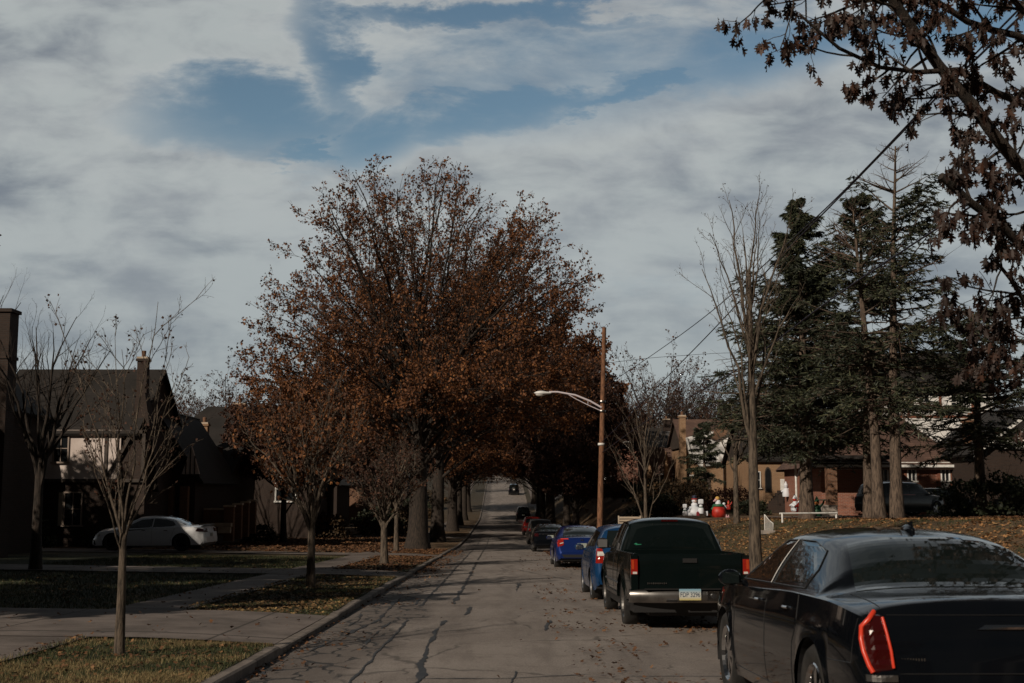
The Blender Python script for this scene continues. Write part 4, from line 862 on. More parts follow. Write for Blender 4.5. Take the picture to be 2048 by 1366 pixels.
tg = g.obj('tailgate', P_GRN, root, smooth=True); g = Geo(); g.box((0, .02, .985), (.20, .02, .06)); g.obj('tailgate_handle', BLACKP, tg)
for i in range(11):
    if i == 0: g = Geo()
    g.box((-.60 + i * .026, .020, .668), (.016, .004, .018 if i % 3 else .024))
g.obj('tailgate_badge', DULLCH, tg)
for sg in (-1, 1):
    g = Geo(); g.box((sg * .79, .045, .80), (.10, .07, .52)); g.obj('corner_post', P_GRN, root)
    g = Geo(); g.box((sg * .792, .03, .90), (.094, .07, .21)); lo = g.obj('tail_lamp', REDL, root)
    g = Geo(); g.box((sg * .812, -.003, .93), (.035, .012, .13)); g.obj('amber_lens', AMBER, lo); g = Geo(); g.box((sg * .785, -.003, .815), (.06, .012, .03)); g.obj('reverse_lens', CLEAR, lo)
g = Geo(); yb = lambda x_: -.11 + .10 * (abs(x_) / .84) ** 3
P = np.array([[(x_, yb(x_) + dy_, z_) for x_ in np.linspace(-.86, .86, 25)] for z_, dy_ in ((.40, .06), (.43, .01), (.50, 0), (.56, .01), (.585, .05))]); g.slab(P, (0, -1, 0), .14)
bp = g.obj('rear_bumper', DULLCH, root, smooth=True); g = Geo(); g.box((0, -.04, .592), (1.3, .16, .012)); g.obj('bumper_step', BLACKP, bp)
g = Geo(); g.lathe([(.001, 0), (.03, .0), (.034, -.02), (.034, -.05), (.001, -.052)], (.30, -.125, .50), 1, 16); g.obj('hitch_ball_hole', BLACKP, bp); g = Geo(); g.box((.30, -.105, .50), (.17, .025, .135)); g.obj('hitch_plate', CHROME, bp)
g = Geo(); g.box((-.28, -.11, .43), (.16, .03, .03)); g.obj('tow_bracket', CHROME, bp)
plate(root, -.03, -.135, .52, 'FDP 3296')
underbody(root, B); add_wheels(root, B, .21, 5, DULLCH, 0)
g = Geo(); P = np.array([[(u_ * (.70 - .10 * v_), 1.905 + .125 * v_, 1.10 + .40 * v_) for u_ in np.linspace(-1, 1, 9)] for v_ in np.linspace(0, 1, 5)]); P[..., 1] -= .012; g.slab(P, (0, -1, 0), .02); rw = g.obj('rear_window', CARGLASS, root)
g = Geo(); g.lathe([(.001, -.001), (.03, -.001), (.028, .004)], (-.55, 1.915, 1.17), 1, 10); g.box((-.51, 1.912, 1.165), (.09, .006, .035)); g.obj('green_sticker', mat('sticker green', (.02, .22, .12), .5), rw)
g = Geo(); g.box((0, 2.05, 1.548), (.26, .03, .03)); g.obj('third_brake_lamp', REDDK, root)
g = Geo(); B.over(g, 3.72, .68, 3.33, .6, .006, .01, 8, 13, .04); g.obj('windshield', CARGLASS, root)
side_glass(B, root, [[(2.12, 1.10), (2.5, 1.10), (2.5, 1.49), (2.2, 1.48)], [(2.56, 1.10), (3.58, 1.10), (3.35, 1.42), (3.22, 1.49), (2.56, 1.50)]], trimm=BLACKP)
seams(B, root, [[(2.53, .5), (2.53, 1.08)], [(3.66, .5), (3.64, 1.08)], [(2.53, .5), (3.66, .5)]])
seams(B, root, [[(1.62, .60), (3.80, .60)]], DULLCH, .02, 'side_moulding')
g = Geo(); g.box((0, 2.9, .41), (1.70, 1.9, .05)); g.obj('running_board', DULLCH, root)
mirror(root, .86, 3.45, 1.17, BLACKP, ALLOY, (.21, .1, .19))
g = Geo()
for sg in (-1, 1): g.box((sg * .80, 1.62, .46), (.05, .5, .12))
g.obj('rocker_trim', DULLCH, root)
# 3 ---- bright blue hatchback
P_BLU = paint('bright blue', (.01, .062, .18), .25, .4)
root = place_car('parked_car', 'bright blue hatchback mostly hidden behind the dark pickup', 'car', 2.63, 24.1, R(.3))
B = Body(4.0, [(0, .62), (.02, .80), (.05, .98), (.16, 1.12), (.34, 1.36), (.44, 1.43), (.8, 1.47), (1.6, 1.49), (2.3, 1.45), (3.1, 1.08), (3.6, .96), (3.88, .78), (4.0, .55)],
    [(0, .74), (.08, .80), (.5, .85), (2, .855), (3.2, .84), (3.75, .72), (4, .55)], [(0, .90), (.3, .99), (1, .99), (3, .93), (3.6, .82), (4, .5)], [(0, .66), (.2, .66), (.45, .58), (1.5, .60), (2.3, .58), (3.1, .7), (4, .4)], [(0, .34), (.3, .22), (3.7, .22), (4, .3)], (.72, 3.25), .30, flare=.012)
B.shell('body', P_BLU, root); underbody(root, B); add_wheels(root, B, .19, 7, ALLOY, 0)
g = Geo(); B.end(g, [(-.60, 1.05), (.60, 1.05), (.52, 1.36), (-.52, 1.36)], .01, .02, 9, 13); g.obj('rear_window', CARGLASS, root)
g = Geo(); B.over(g, 3.02, .62, 2.36, .52, .005, .01, 8, 11); g.obj('windshield', CARGLASS, root)
side_glass(B, root, [[(.55, 1.05), (1.5, 1.02), (1.5, 1.36), (.7, 1.33)], [(1.57, 1.02), (2.85, 1.0), (2.3, 1.33), (1.57, 1.37)]]); seams(B, root, [[(1.53, .3), (1.53, 1.0)], [(2.6, .3), (2.7, .95)]])
for sg in (-1, 1):
    g = Geo(); B.end(g, [(sg * .60, .74), (sg * .79, .74), (sg * .76, 1.02), (sg * .66, 1.02)], .012, .03, 8, 6); lo = g.obj('tail_lamp', REDL, root); g = Geo(); B.end(g, [(sg * .61, .88), (sg * .76, .88), (sg * .75, .96), (sg * .65, .96)], .018, .02, 4, 5); g.obj('reverse_lens', CLEAR, lo)
plate(root, 0, -.02, .72); g = Geo(); g.lathe([(.045, 0), (.05, -.012), (.04, -.014)], (0, .03, .98), 1, 16); g.obj('round_emblem', CHROME, root); mirror(root, .84, 2.75, 1.0, P_BLU)
# 4 ---- deep blue saloon
P_CIV = paint('deep blue', (.010, .034, .19), .22, .5)
root = place_car('parked_car', 'deep blue saloon with bracket shaped red tail lamps and chrome letter emblem', 'car', 2.72, 41.5, R(.4))
B = sedan_specs(4.6, 1.80, 1.42, 1.02, (1.0, 3.70), .325, hood=.93, wtop=.60, rear_low=.55, rearglass=(.42, 1.35), roof=(.3, .58), cowl=3.3, tail=.12)
B.shell('body', P_CIV, root); underbody(root, B); add_wheels(root, B, .21, 5, ALLOY, 1)
g = Geo(); B.over(g, .46, .62, 1.28, .52, .006, .01, 10, 15); g.obj('rear_window', CARGLASS, root); g = Geo(); B.over(g, 3.22, .62, 2.72, .55, .006, .01, 8, 11); g.obj('windshield', CARGLASS, root)
side_glass(B, root, [[(1.15, 1.02), (2.05, 1.0), (2.05, 1.33), (1.5, 1.28)], [(2.11, 1.0), (3.15, .97), (2.7, 1.25), (2.11, 1.33)]])
for sg in (-1, 1):
    g = Geo(); B.end(g, [(sg * .60, .76), (sg * .80, .70), (sg * .84, .88), (sg * .78, .99), (sg * .62, .95)], .014, .03, 8, 8); lo = g.obj('tail_lamp', REDL, root); g = Geo(); B.end(g, [(sg * .44, .955), (sg * .70, .955), (sg * .72, .985), (sg * .46, .985)], .018, .03, 3, 8); g.obj('lamp_bar', REDGLOW, lo); g = Geo(); B.end(g, [(sg * .62, .82), (sg * .74, .80), (sg * .74, .84), (sg * .62, .86)], .022, .02, 3, 5); g.obj('reverse_lens', CLEAR, lo)
g = Geo(); B.end(g, [(-.30, .66), (.30, .66), (.26, .84), (-.26, .84)], .006, .02, 5, 9); g.obj('plate_recess', P_CIV, root)
plate(root, 0, B.end_y(0, .75) - .02, .75, m=mat('plate pale', (.30, .33, .30), .5)); g = Geo()
ye = B.end_y(0, .93) - .02
for sg in (-1, 1): g.box((sg * .035, ye, .93), (.014, .012, .075))
g.box((0, ye, .93), (.06, .012, .014)); g.obj('letter_emblem', CHROME, root); g = Geo(); B.end(g, [(-.6, .36), (.6, .36), (.68, .46), (-.68, .46)], .01, .02, 4, 14); g.obj('rear_valance', BLACKP, root); mirror(root, .88, 2.95, .98, P_CIV)
# 5 ---- black saloon in the shade
root = place_car('parked_car', 'black saloon in tree shade with sky bright rear glass and chrome boot strip', 'car', 2.55, 63.2)
B = sedan_specs(4.85, 1.84, 1.46, 1.06, (1.05, 3.85), .33, rearglass=(.55, 1.4)); B.shell('body', P_BLK, root); underbody(root, B); add_wheels(root, B)
g = Geo(); B.over(g, .58, .64, 1.38, .54, .006, .01, 10, 15); g.obj('rear_window', CARGLASS, root); side_glass(B, root, [[(1.2, 1.06), (2.2, 1.03), (2.2, 1.36), (1.6, 1.32)], [(2.26, 1.03), (3.3, 1.0), (2.9, 1.28), (2.26, 1.36)]])
g = Geo(); B.end(g, [(-.6, .90), (.6, .90), (.6, .93), (-.6, .93)], .012, .02, 3, 12); g.obj('boot_strip', CHROME, root)
for sg in (-1, 1): g = Geo(); B.end(g, [(sg * .6, .8), (sg * .82, .8), (sg * .8, .95), (sg * .62, .95)], .012, .03, 5, 6); g.obj('tail_lamp', REDDK, root)
plate(root, 0, B.end_y(0, .78) - .02, .78, m=mat('plate pale', (.30, .33, .30), .5))
# 6-9 ---- taller cars farther down
def suv(name, label, x, y, m, L=4.6, W_=1.82, H=1.68, square=.35, lampm=REDL, yaw=0, z=None, group='cars parked along the right kerb', cat='car', lamps=True, spare=False):
    root = place_car(name, label, cat, x, y, yaw, group, z); h = W_ / 2
    B = Body(L, [(0, .62), (.02, .80), (.05, 1.0), (.10, 1.08), (square, H - .12), (square + .14, H - .05), (1.2, H), (.58 * L, H - .03), (.62 * L, H - .08), (.78 * L, 1.13), (L - .4, 1.02), (L - .08, .85), (L, .6)], [(0, h * .86), (.08, h * .92), (.4, h * .98), (L * .5, h), (L - .6, h * .97), (L - .1, h * .8), (L, h * .7)],
        [(0, .95), (.3, 1.04), (L * .6, 1.02), (L - .5, .95), (L, .55)], [(0, h * .76), (.1, h * .8), (square + .1, h * .70), (L * .5, h * .72), (L * .62, h * .7), (L * .78, h * .82), (L, h * .55)], [(0, .42), (.3, .3), (L - .4, .28), (L, .35)], (.92, L - .95), .35, flare=.02)
    B.shell('body', m, root); underbody(root, B); add_wheels(root, B, .22, 5, ALLOY, 0)
    g = Geo(); B.end(g, [(-h * .72, 1.10), (h * .72, 1.10), (h * .62, H - .16), (-h * .62, H - .16)], .012, .02, 8, 11); g.obj('rear_window', CARGLASS, root)
    g = Geo(); B.over(g, .775 * L, h * .72, .63 * L, h * .64, .006, .01, 8, 11); g.obj('windshield', CARGLASS, root)
    side_glass(B, root, [[(.55, 1.09), (1.15, 1.08), (1.15, H - .17), (.72, H - .19)], [(1.22, 1.08), (2.05, 1.07), (2.05, H - .16), (1.22, H - .16)], [(2.12, 1.07), (.755 * L, 1.06), (.64 * L, H - .19), (2.12, H - .16)]]); seams(B, root, [[(1.19, .85), (1.19, 1.06)], [(2.08, .4), (2.08, 1.05)], [(.73 * L, .45), (.75 * L, 1.03)]])
    if lamps:
        for sg in (-1, 1): g = Geo(); B.end(g, [(sg * h * .74, .86), (sg * h * .96, .84), (sg * h * .93, 1.09), (sg * h * .80, 1.09)], .014, .04, 6, 6); g.obj('tail_lamp', lampm, root)
    plate(root, 0, B.end_y(0, .8) - .02, .8, m=mat('plate pale', (.30, .33, .30), .5)); mirror(root, h * .97, .72 * L, 1.12, m); return root, B
P_GREY = paint('grey', (.11, .095, .09), .3, .5); P_RED = paint('red', (.22, .012, .01), .25, .2); P_SIL = paint('silver', (.48, .49, .50), .3, .6); P_WHT = paint('white', (.84, .86, .90), .25, 0.)
suv('parked_car', 'warm grey estate car with red tail lamps in deep shade', 2.72, 83, P_GREY, H=1.70)
suv('parked_car', 'red car showing one tail lamp beyond the grey estate', 2.75, 104, P_RED, L=4.3, W_=1.76, H=1.6)
suv('parked_car', 'near black tall car, last of the parked row before the hill', 2.85, 152, P_BLK, H=1.8, lampm=REDDK)
r_, B_ = suv('parked_car', 'boxy black off-roader with spare wheel cover at the foot of the hill', 2.35, 211, P_BLK, L=4.2, W_=1.86, H=1.84, square=.12, lampm=REDDK)
g = Geo(); g.lathe([(.001, -.20), (.30, -.20), (.36, -.17), (.37, 0), (.001, 0)], (0, .03, .98), 1, 24); g.obj('spare_wheel', BLACKP, r_, smooth=True); g = Geo(); g.lathe([(.001, -.206), (.12, -.206)], (0, .03, .98), 1, 16); g.obj('wheel_cover_mark', CLEAR, r_)
# 10 ---- white saloon on the left drive, side on, nose to the left
zc = float(gz(-15, 54)) + .036
root = empty('parked_car', 'white saloon with black side stripes on the left driveway, side on', 'car', (-12.45, 54.3, zc), (0, 0, R(84)), 'cars on driveways')
B = Body(5.05, [(0, .62), (.03, .74), (.07, .92), (.12, 1.03), (.20, 1.07), (.75, 1.09), (1.1, 1.22), (1.55, 1.39), (2.0, 1.455), (2.5, 1.48), (2.95, 1.44), (3.75, 1.05), (4.3, .98), (4.75, .88), (4.95, .74), (5.05, .5)],
    [(0, .78), (.08, .86), (.4, .92), (1.0, .95), (2.5, .94), (4.1, .945), (4.7, .88), (4.95, .74), (5.05, .6)], [(0, .92), (.3, .99), (.9, 1.02), (1.7, .99), (2.8, .93), (3.8, .88), (4.6, .80), (5.05, .45)], [(0, .66), (.2, .74), (.75, .72), (1.6, .58), (2.4, .60), (3.0, .58), (3.75, .74), (5.05, .5)], [(0, .36), (.2, .27), (4.8, .22), (5.05, .26)], (1.0, 4.06), .36, flare=.02, crease=.012)
B.shell('body', P_WHT, root); underbody(root, B); add_wheels(root, B, .23, 5, BLACKP, 1)
g = Geo(); B.over(g, .80, .66, 1.52, .52, .006, .01, 12, 17); g.obj('rear_window', CARGLASS, root); g = Geo(); B.over(g, 3.66, .66, 2.98, .54, .006, .01, 10, 13); g.obj('windshield', CARGLASS, root)
side_glass(B, root, [[(1.28, 1.08), (1.5, 1.05), (2.28, 1.01), (2.28, 1.36), (1.85, 1.345), (1.45, 1.24)], [(2.34, 1.01), (3.55, .955), (3.15, 1.17), (2.85, 1.31), (2.34, 1.36)]], trimm=BLACKP)
seams(B, root, [[(2.31, .33), (2.31, 1.0)], [(1.30, 1.02), (1.42, .7), (1.50, .33)], [(3.50, .33), (3.50, .93)]])
for sg in (-1, 1):
    g = Geo(); B.side(g, [(3.46, .84), (2.2, .955), (3.46, .895)], sg, .006, .004, 6, 12); B.side(g, [(3.62, .70), (3.70, .70), (3.86, .90), (3.76, .90)], sg, .006, .004); B.side(g, [(3.76, .70), (3.80, .70), (3.95, .88), (3.91, .88)], sg, .006, .004); g.obj('black_stripe', BLACKP, root)
    g = Geo(); B.end(g, [(sg * .40, .80), (sg * .84, .80), (sg * .86, .95), (sg * .42, .97)], .012, .03, 6, 12); B.side(g, [(.06, .80), (.40, .84), (.32, .98), (.10, .95)], sg, .006, .004); g.obj('tail_lamp', REDDK, root)
    g = Geo(); B.side(g, [(4.60, .62), (4.90, .60), (4.88, .68), (4.60, .74)], sg, .006, .004); g.obj('headlight', CLEAR, root)
    for yy in (1.62, 2.6): g = Geo(); g.tube([(sg * (B.side_x(yy + f * .16, .87) + .015), yy + f * .16, .87) for f in np.linspace(0, 1, 5)], .012, 5); g.obj('door_handle', BLACKP, root)
g = Geo(); g.box((0, .20, 1.10), (1.5, .20, .02)); g.obj('rear_spoiler', BLACKP, root); mirror(root, .92, 3.36, .99, P_WHT); g = Geo(); g.prism([(1.72, 1.41), (1.95, 1.45), (1.78, 1.50)], 0, -.03, .03); g.obj('shark_fin', P_WHT, root)
plate(root, 0, B.end_y(0, .68) - .02, .68, m=mat('plate pale', (.30, .33, .30), .5))
# 11 ---- dark people carrier on the right drive, rear three-quarter
p = W(1702, 1040, 62.0)
r_, B_ = suv('parked_car', 'dark green people carrier on the right-hand drive with red tail lamps', p[0] + .6, 61.3, paint('dark teal', (.005, .010, .010), .3, .0), L=4.9, W_=1.86, H=1.72, yaw=R(-60), z=float(gz(p[0] + 2, 63)) + .06, group='cars on driveways')
g = Geo(); 
for sg in (-1, 1): g.tube([(sg * .62, .75, 1.70), (sg * .62, .9, 1.745), (sg * .62, 2.5, 1.745), (sg * .62, 2.65, 1.70)], .018, 6)
g.obj('roof_rail', DULLCH, r_)
p = W(1860, 1040, 64.0)
root = empty('parked_car', 'second dark car parked nose out behind the double spruce trunk', 'car', (p[0] - 1.3, 66.0, float(gz(p[0], 65)) + .06), (0, 0, R(-86)), 'cars on driveways')
B = sedan_specs(4.5, 1.8, 1.42, 1.0, (.95, 3.6), .33); B.shell('body', P_BLK, root); underbody(root, B); add_wheels(root, B)
g = Geo(); B.over(g, .8, .62, 1.35, .52, .006, .01); g.obj('rear_window', CARGLASS, root); g = Geo(); B.over(g, 3.2, .62, 2.85, .54, .006, .01); g.obj('windshield', CARGLASS, root); side_glass(B, root, [[(1.2, 1.0), (2.05, .98), (2.05, 1.32), (1.55, 1.28)], [(2.11, .98), (3.05, .96), (2.7, 1.26), (2.11, 1.32)]])
# 12 ---- distant silver pickup, side on, nose right
p = W(1178, 992, 189.0)
root = empty('parked_pickup', 'distant silver pickup side on beyond the light pole', 'pickup', (p[0], 189.5, float(gz(p[0] + 2, 189)) + .06), (0, 0, R(-90)), 'cars on driveways')
B = Body(5.6, [(0, 1.02), (2.2, 1.04), (2.25, 1.1), (2.4, 1.66), (2.6, 1.74), (3.6, 1.74), (3.8, 1.66), (4.3, 1.16), (5.3, 1.04), (5.5, .9), (5.6, .6)], [(0, .86), (.1, .92), (2, .94), (5, .93), (5.4, .85), (5.6, .75)], [(0, .98), (2, 1.02), (4.4, 1.02), (5.2, .95), (5.6, .5)], [(0, .84), (2.2, .84), (2.5, .68), (3.7, .68), (4.3, .8), (5.6, .6)], [(0, .5), (1, .42), (5.6, .42)], (1.2, 4.6), .37, flare=.03)
B.shell('cab', P_SIL, root, 2.25)
def bed2(y):
    r = B.ring(y)[:12]; x0 = r[-1, 0]; return np.concatenate([r, [(x0 - .005, 1.03), (x0 - .07, 1.04), (x0 - .075, .6), (0, .6)]])
B.shell('bed', P_SIL, root, 0, 2.22, bed2); underbody(root, B); add_wheels(root, B, .23, 5, ALLOY, 0); side_glass(B, root, [[(2.6, 1.14), (3.2, 1.14), (3.2, 1.60), (2.66, 1.6)], [(3.26, 1.14), (4.15, 1.13), (3.75, 1.58), (3.26, 1.6)]])
# ------------------------------------------------------------------ houses
def house(name, label, cat='house', group='houses along the street', loc=(0, 0, 0), rz=0):
    return empty(name, label, cat, loc, (0, 0, rz), group)
def walls(root, x0, x1, y0, y1, z0, z1, m, name='wall'):
    g = Geo(); g.box(((x0 + x1) / 2, (y0 + y1) / 2, (z0 + z1) / 2), (x1 - x0, y1 - y0, z1 - z0)); return g.obj(name, m, root)
def gable_roof(root, x0, x1, y0, y1, ze, zr_, m, axis='x', ov=.35, th=.14, wallm=None, hip=0., trim=None, trimw=.16):
    """ridge along axis; closes the gable ends with wallm"""
    g = Geo()
    if axis == 'y':
        c = (x0 + x1) / 2; hw = (x1 - x0) / 2; k = (zr_ - ze) / hw; a, b = y0 - ov, y1 + ov
        for sg in (-1, 1):
            e = c + sg * (hw + ov); ez = ze - k * ov; P = [[(e, a, ez), (e, b, ez)], [(c, a + hip, zr_), (c, b - hip, zr_)]]
            g.slab(P, (sg * k, 0, 1) / np.linalg.norm([k, 1]), th)
        if hip:
            for yy, d in ((a, 1), (b, -1)): g.add([(c - hw - ov, yy, ze - k * ov), (c + hw + ov, yy, ze - k * ov), (c, yy + d * hip, zr_)], [[0, 1, 2]])
        elif wallm:
            [Geo().prism([(x0, ze), (x1, ze), (c, zr_ - th * 1.3)], 1, q, q + .2).obj('gable', wallm, root) for q in (y0, y1 - .2)]
        if trim:
            tg_ = Geo()
            for sg in (-1, 1): tg_.prism([(c + sg * (hw + ov), ze - k * ov), (c, zr_), (c, zr_ - trimw * 1.3), (c + sg * (hw + ov - trimw * .3), ze - k * ov - trimw)], 1, a - .04, a - .003)
            tg_.obj('bargeboard', trim, root)
    else:
        c = (y0 + y1) / 2; hw = (y1 - y0) / 2; k = (zr_ - ze) / hw; a, b = x0 - ov, x1 + ov
        for sg in (-1, 1):
            e = c + sg * (hw + ov); ez = ze - k * ov; P = [[(a, e, ez), (b, e, ez)], [(a + hip, c, zr_), (b - hip, c, zr_)]]
            g.slab(P, (0, sg * k, 1) / np.linalg.norm([k, 1]), th)
        if hip:
            for xx, d in ((a, 1), (b, -1)): g.add([(xx, c - hw - ov, ze - k * ov), (xx, c + hw + ov, ze - k * ov), (xx + d * hip, c, zr_)], [[0, 1, 2]])
        elif wallm:
            [Geo().prism([(y0, ze), (y1, ze), (c, zr_ - th * 1.3)], 0, q, q + .2).obj('gable', wallm, root) for q in (x0, x1 - .2)]
        if trim:
            tg_ = Geo(); e = c - hw - ov; tg_.box(((a + b) / 2, e - .03, ze - k * ov - .02), (b - a, .12, .13)); tg_.obj('gutter', trim, root)
    return g.obj('roof', m, root)
def window(root, x, y, z, w_, h, face='y', fm=None, fw=.07, mull=1, trans=1, d=-1, name='window'):
    """opening centred at x,y,z on a wall plane; face = wall normal axis, d = outward sign"""
    fm = fm or TRIM; f = Geo(); p = Geo()
    def bx(g, a, b, s1, s2, dep, off):
        if face == 'y': g.box((x + a, y + d * off, z + b), (s1, dep, s2))
        else: g.box((x + d * off, y + a, z + b), (dep, s1, s2))
    bx(f, -w_ / 2, 0, fw, h + fw, .08, .03); bx(f, w_ / 2, 0, fw, h + fw, .08, .03); bx(f, 0, h / 2, w_ - fw, fw, .08, .03); bx(f, 0, -h / 2 - .01, w_ + .2, fw * 1.1, .14, .06)
    for i in range(mull): bx(f, -w_ / 2 + w_ * (i + 1) / (mull + 1), 0, fw * .55, h - fw, .05, .025)
    for i in range(trans): bx(f, 0, -h / 2 + h * (i + 1) / (trans + 1), w_ - fw, fw * .55, .045, .022)
    bx(p, 0, 0, w_ - fw, h - fw, .02, .002); o = f.obj(name, fm, root); p.obj('pane', PANE, o); return o
def chimney(root, x, y, z0, z1, w_, d_, m, cap=True, pots=1, name='chimney', taper=1.):
    g = Geo(); g.box((x, y, (z0 + z1) / 2), (w_, d_, z1 - z0), taper=taper)
    g.box((x, y, z1 + .06), (w_ * taper + .14, d_ * taper + .14, .12)); o = g.obj(name, m, root)
    if cap: c = Geo(); c.box((x, y, z1 + .17), (w_ * taper + .06, d_ * taper + .06, .10)); c.obj('chimney_cap', STONE, o)
    for i in range(pots): c = Geo(); c.lathe([(.10, 0), (.12, .3), (.09, .32), (.09, .0)], (x + (i - (pots - 1) / 2) * .3, y, z1 + .22), 2, 12); c.obj('chimney_pot', BR_OR, o)
    return o
def timbers(root, segs, y, m=TIMBER, w_=.14, name='timber', d=.05):
    g = Geo()
    for a, b in segs:
        a = np.array(a, float); b = np.array(b, float); t_ = (b - a) / np.linalg.norm(b - a); n = np.array([-t_[1], t_[0]]) * w_ / 2; g.prism([a - n, b - n, b + n, a + n], 1, y - d, y - .004)
    return g.obj(name, m, root)
def door(root, x, y, z0, w_, h, m, face='y', d=-1):
    g = Geo(); g.box((x, y + d * .03, z0 + h / 2) if face == 'y' else (x + d * .03, y, z0 + h / 2), (w_, .06, h) if face == 'y' else (.06, w_, h)); o = g.obj('door', m, root)
    k = Geo(); k.ball((x + w_ * .38, y + d * .09, z0 + h * .48) if face == 'y' else (x + d * .09, y + w_ * .38, z0 + h * .48), .035, 8); k.obj('handle', CHROME, o); return o
def zx(px, py, Y): p = W(px, py, Y); return float(p[0]), float(p[2])
def bush(name, label, x, y, r, n, size, m, seed, sc=(1, 1, .8), stems=True, group=None):
    r_ = np.random.default_rng(seed); root = empty(name, label, 'shrub', G(x, y), (0, 0, 0), group); g = Geo(); d = unit(r_.normal(0, 1, (n, 3))); d[:, 2] = abs(d[:, 2]); lob = 1 + .18 * np.sin(d[:, 0] * 5 + seed) * np.cos(d[:, 1] * 6) + .12 * np.sin(d[:, 2] * 9 + seed)
    p = d * (r * r_.uniform(.55, 1., (n, 1)) ** .5 * lob[:, None]) * np.array(sc); p[:, 2] += .05; leaves(g, r_, p, size, LEAF_Q, -.1)
    s = Geo(); k = 40; st = np.zeros((k, 3)); st[:, :2] = r_.normal(0, .12 * r, (k, 2)); dd = unit(r_.normal(0, .5, (k, 3)) + [0, 0, 1]); q = grow(r_, st, dd, r * sc[2] * r_.uniform(.7, 1.25, k), np.full(k, .02), np.full(k, .004), 5, .12, .02); s.tubes(*q, 3); e = spawn(r_, *q, 4, .3, 1, .5, .4, 4, .5, .003); s.tubes(*e, 3)
    s.obj('stems', TWIG_D, root); g.obj('foliage', m, root); return root
# --- left side ------------------------------------------------------------
b0 = -1.6
# A: half timbered house, lit pale stucco upper storey
Y = 61.; xa, _ = zx(-30, 900, Y); xb, _ = zx(292, 900, Y); _, ze = zx(0, 860, Y); _, zm = zx(0, 962, Y); _, zrg = zx(0, 738, Y + 4.3)
H = house('house', 'half timbered house with pale stucco upper storey over dark brick, on the far left')
walls(H, xa, xb, Y, Y + 9, b0, ze, BR_DARK); walls(H, xa, xb - 1.2, Y - .12, Y - .003, zm, ze, STUCCO, 'upper_wall')
gable_roof(H, xa, xb - .6, Y - .1, Y + 9, ze, zrg, RF_DARK, 'x', .25, wallm=BR_DARK)
timbers(H, [((xa, zm + .02), (xb, zm + .02)), ((xa, ze - .1), (xb, ze - .1)), ((xb - 1.9, zm), (xb - 1.9, ze)), ((xb - .08, zm), (xb - .08, ze)), ((xb - 1.9, zm), (xb - .6, ze)), ((xb - 5.6, zm), (xb - 5.6, ze))], Y - .12, w_=.16)
x_, z_ = zx(124, 897, Y); window(H, x_, Y - .12, z_, .72, 1.35, fm=mat('frame tan', (.30, .24, .20), .6)); x_, z_ = zx(146, 1018, Y); window(H, x_, Y, z_, .85, 1.6, fm=mat('frame tan', (.3, .24, .2), .6))
x_, z_ = zx(122, 1018, Y); g = Geo(); g.box((x_, Y - .05, z_), (.22, .08, 1.6)); g.obj('shutter', STONE, H)
x_, zt = zx(285, 722, Y + 1); chimney(H, x_, Y + 1.2, ze - 2.5, zt, .62, .6, BR_DARK, taper=.78)
g = Geo(); g.prism([(x_ - .5, ze - 3), (x_ + 1.1, ze - 3), (x_ + .25, ze + 1.9), (x_ - .2, ze + 1.9)], 1, Y + .75, Y + 1.6); g.obj('chimney_breast', BR_DARK, H)
# left front dormer gable (blue grey stucco seen beside the big chimney)
x0_, z0_ = zx(22, 925, 59.6); x1_, _ = zx(66, 925, 59.6); _, zp = zx(48, 812, 59.6)
walls(H, x0_ - 1.6, x1_, 59.6, 60.9, b0, z0_, BR_DARK, 'bay'); g = Geo(); g.prism([(x0_ - 1.6, z0_), (x1_, z0_), (x1_ - .25, z0_ + 1.2), ((x0_ + x1_) / 2, zp + .3), (x0_ - 1.6, zp - 1)], 1, 59.62, 60.85); g.obj('bay_gable', STUCCO_W, H)
# B: steep dark gables and a brick porch
Y = 66.; xa, _ = zx(300, 900, Y); xb, _ = zx(404, 900, Y); _, ze = zx(0, 955, Y); _, zrg = zx(0, 838, Y)
H = house('house', 'dark cottage with steep gable and brick porch piers behind the white saloon')
walls(H, xa - 2, xb - .3, Y, Y + 9, b0, ze, BR_DARK); gable_roof(H, xa - 2.2, xb, Y, Y + 9, ze, zrg + .6, RF_DARK, 'y', .2, wallm=BR_DARK)
xg, zg = zx(382, 950, Y - .5); _, zp = zx(382, 892, Y - .5)
walls(H, xg - .55, xg + .45, Y - .5, Y - .02, zg, zg + .05, TIMBER, 'tie_beam'); g = Geo(); g.prism([(xg - .5, zg + .05), (xg + .42, zg + .05), (xg - .02, zp)], 1, Y - .48, Y - .3); g.obj('timber_gable', STUCCO, H)
timbers(H, [((xg + d_, zg + .04), (xg + d_, zg + .04 + (zp - zg) * (1 - abs(d_) / .5))) for d_ in (-.28, -.05, .18)], Y - .48, w_=.05)
for a, b, m_ in ((330, 345, BR_OR), (360, 374, BR_OR)):
    xl, zt = zx(a, 972, Y - .6); xr2, zb_ = zx(b, 1032, Y - .6); walls(H, xl, xr2, Y - .6, Y - .2, zb_ - .4, zt, m_, 'porch_pier')
xl, zt = zx(332, 976, Y - .7); _, zb_ = zx(332, 1020, Y - .7); g = Geo(); g.box((xl + .0, Y - .66, (zt + zb_) / 2), (.07, .06, zt - zb_)); 
for q in np.linspace(zb_, zt, 7): g.box((xl + .03, Y - .66, q), (.14, .05, .03))
g.obj('white_trellis', TRIM, H)
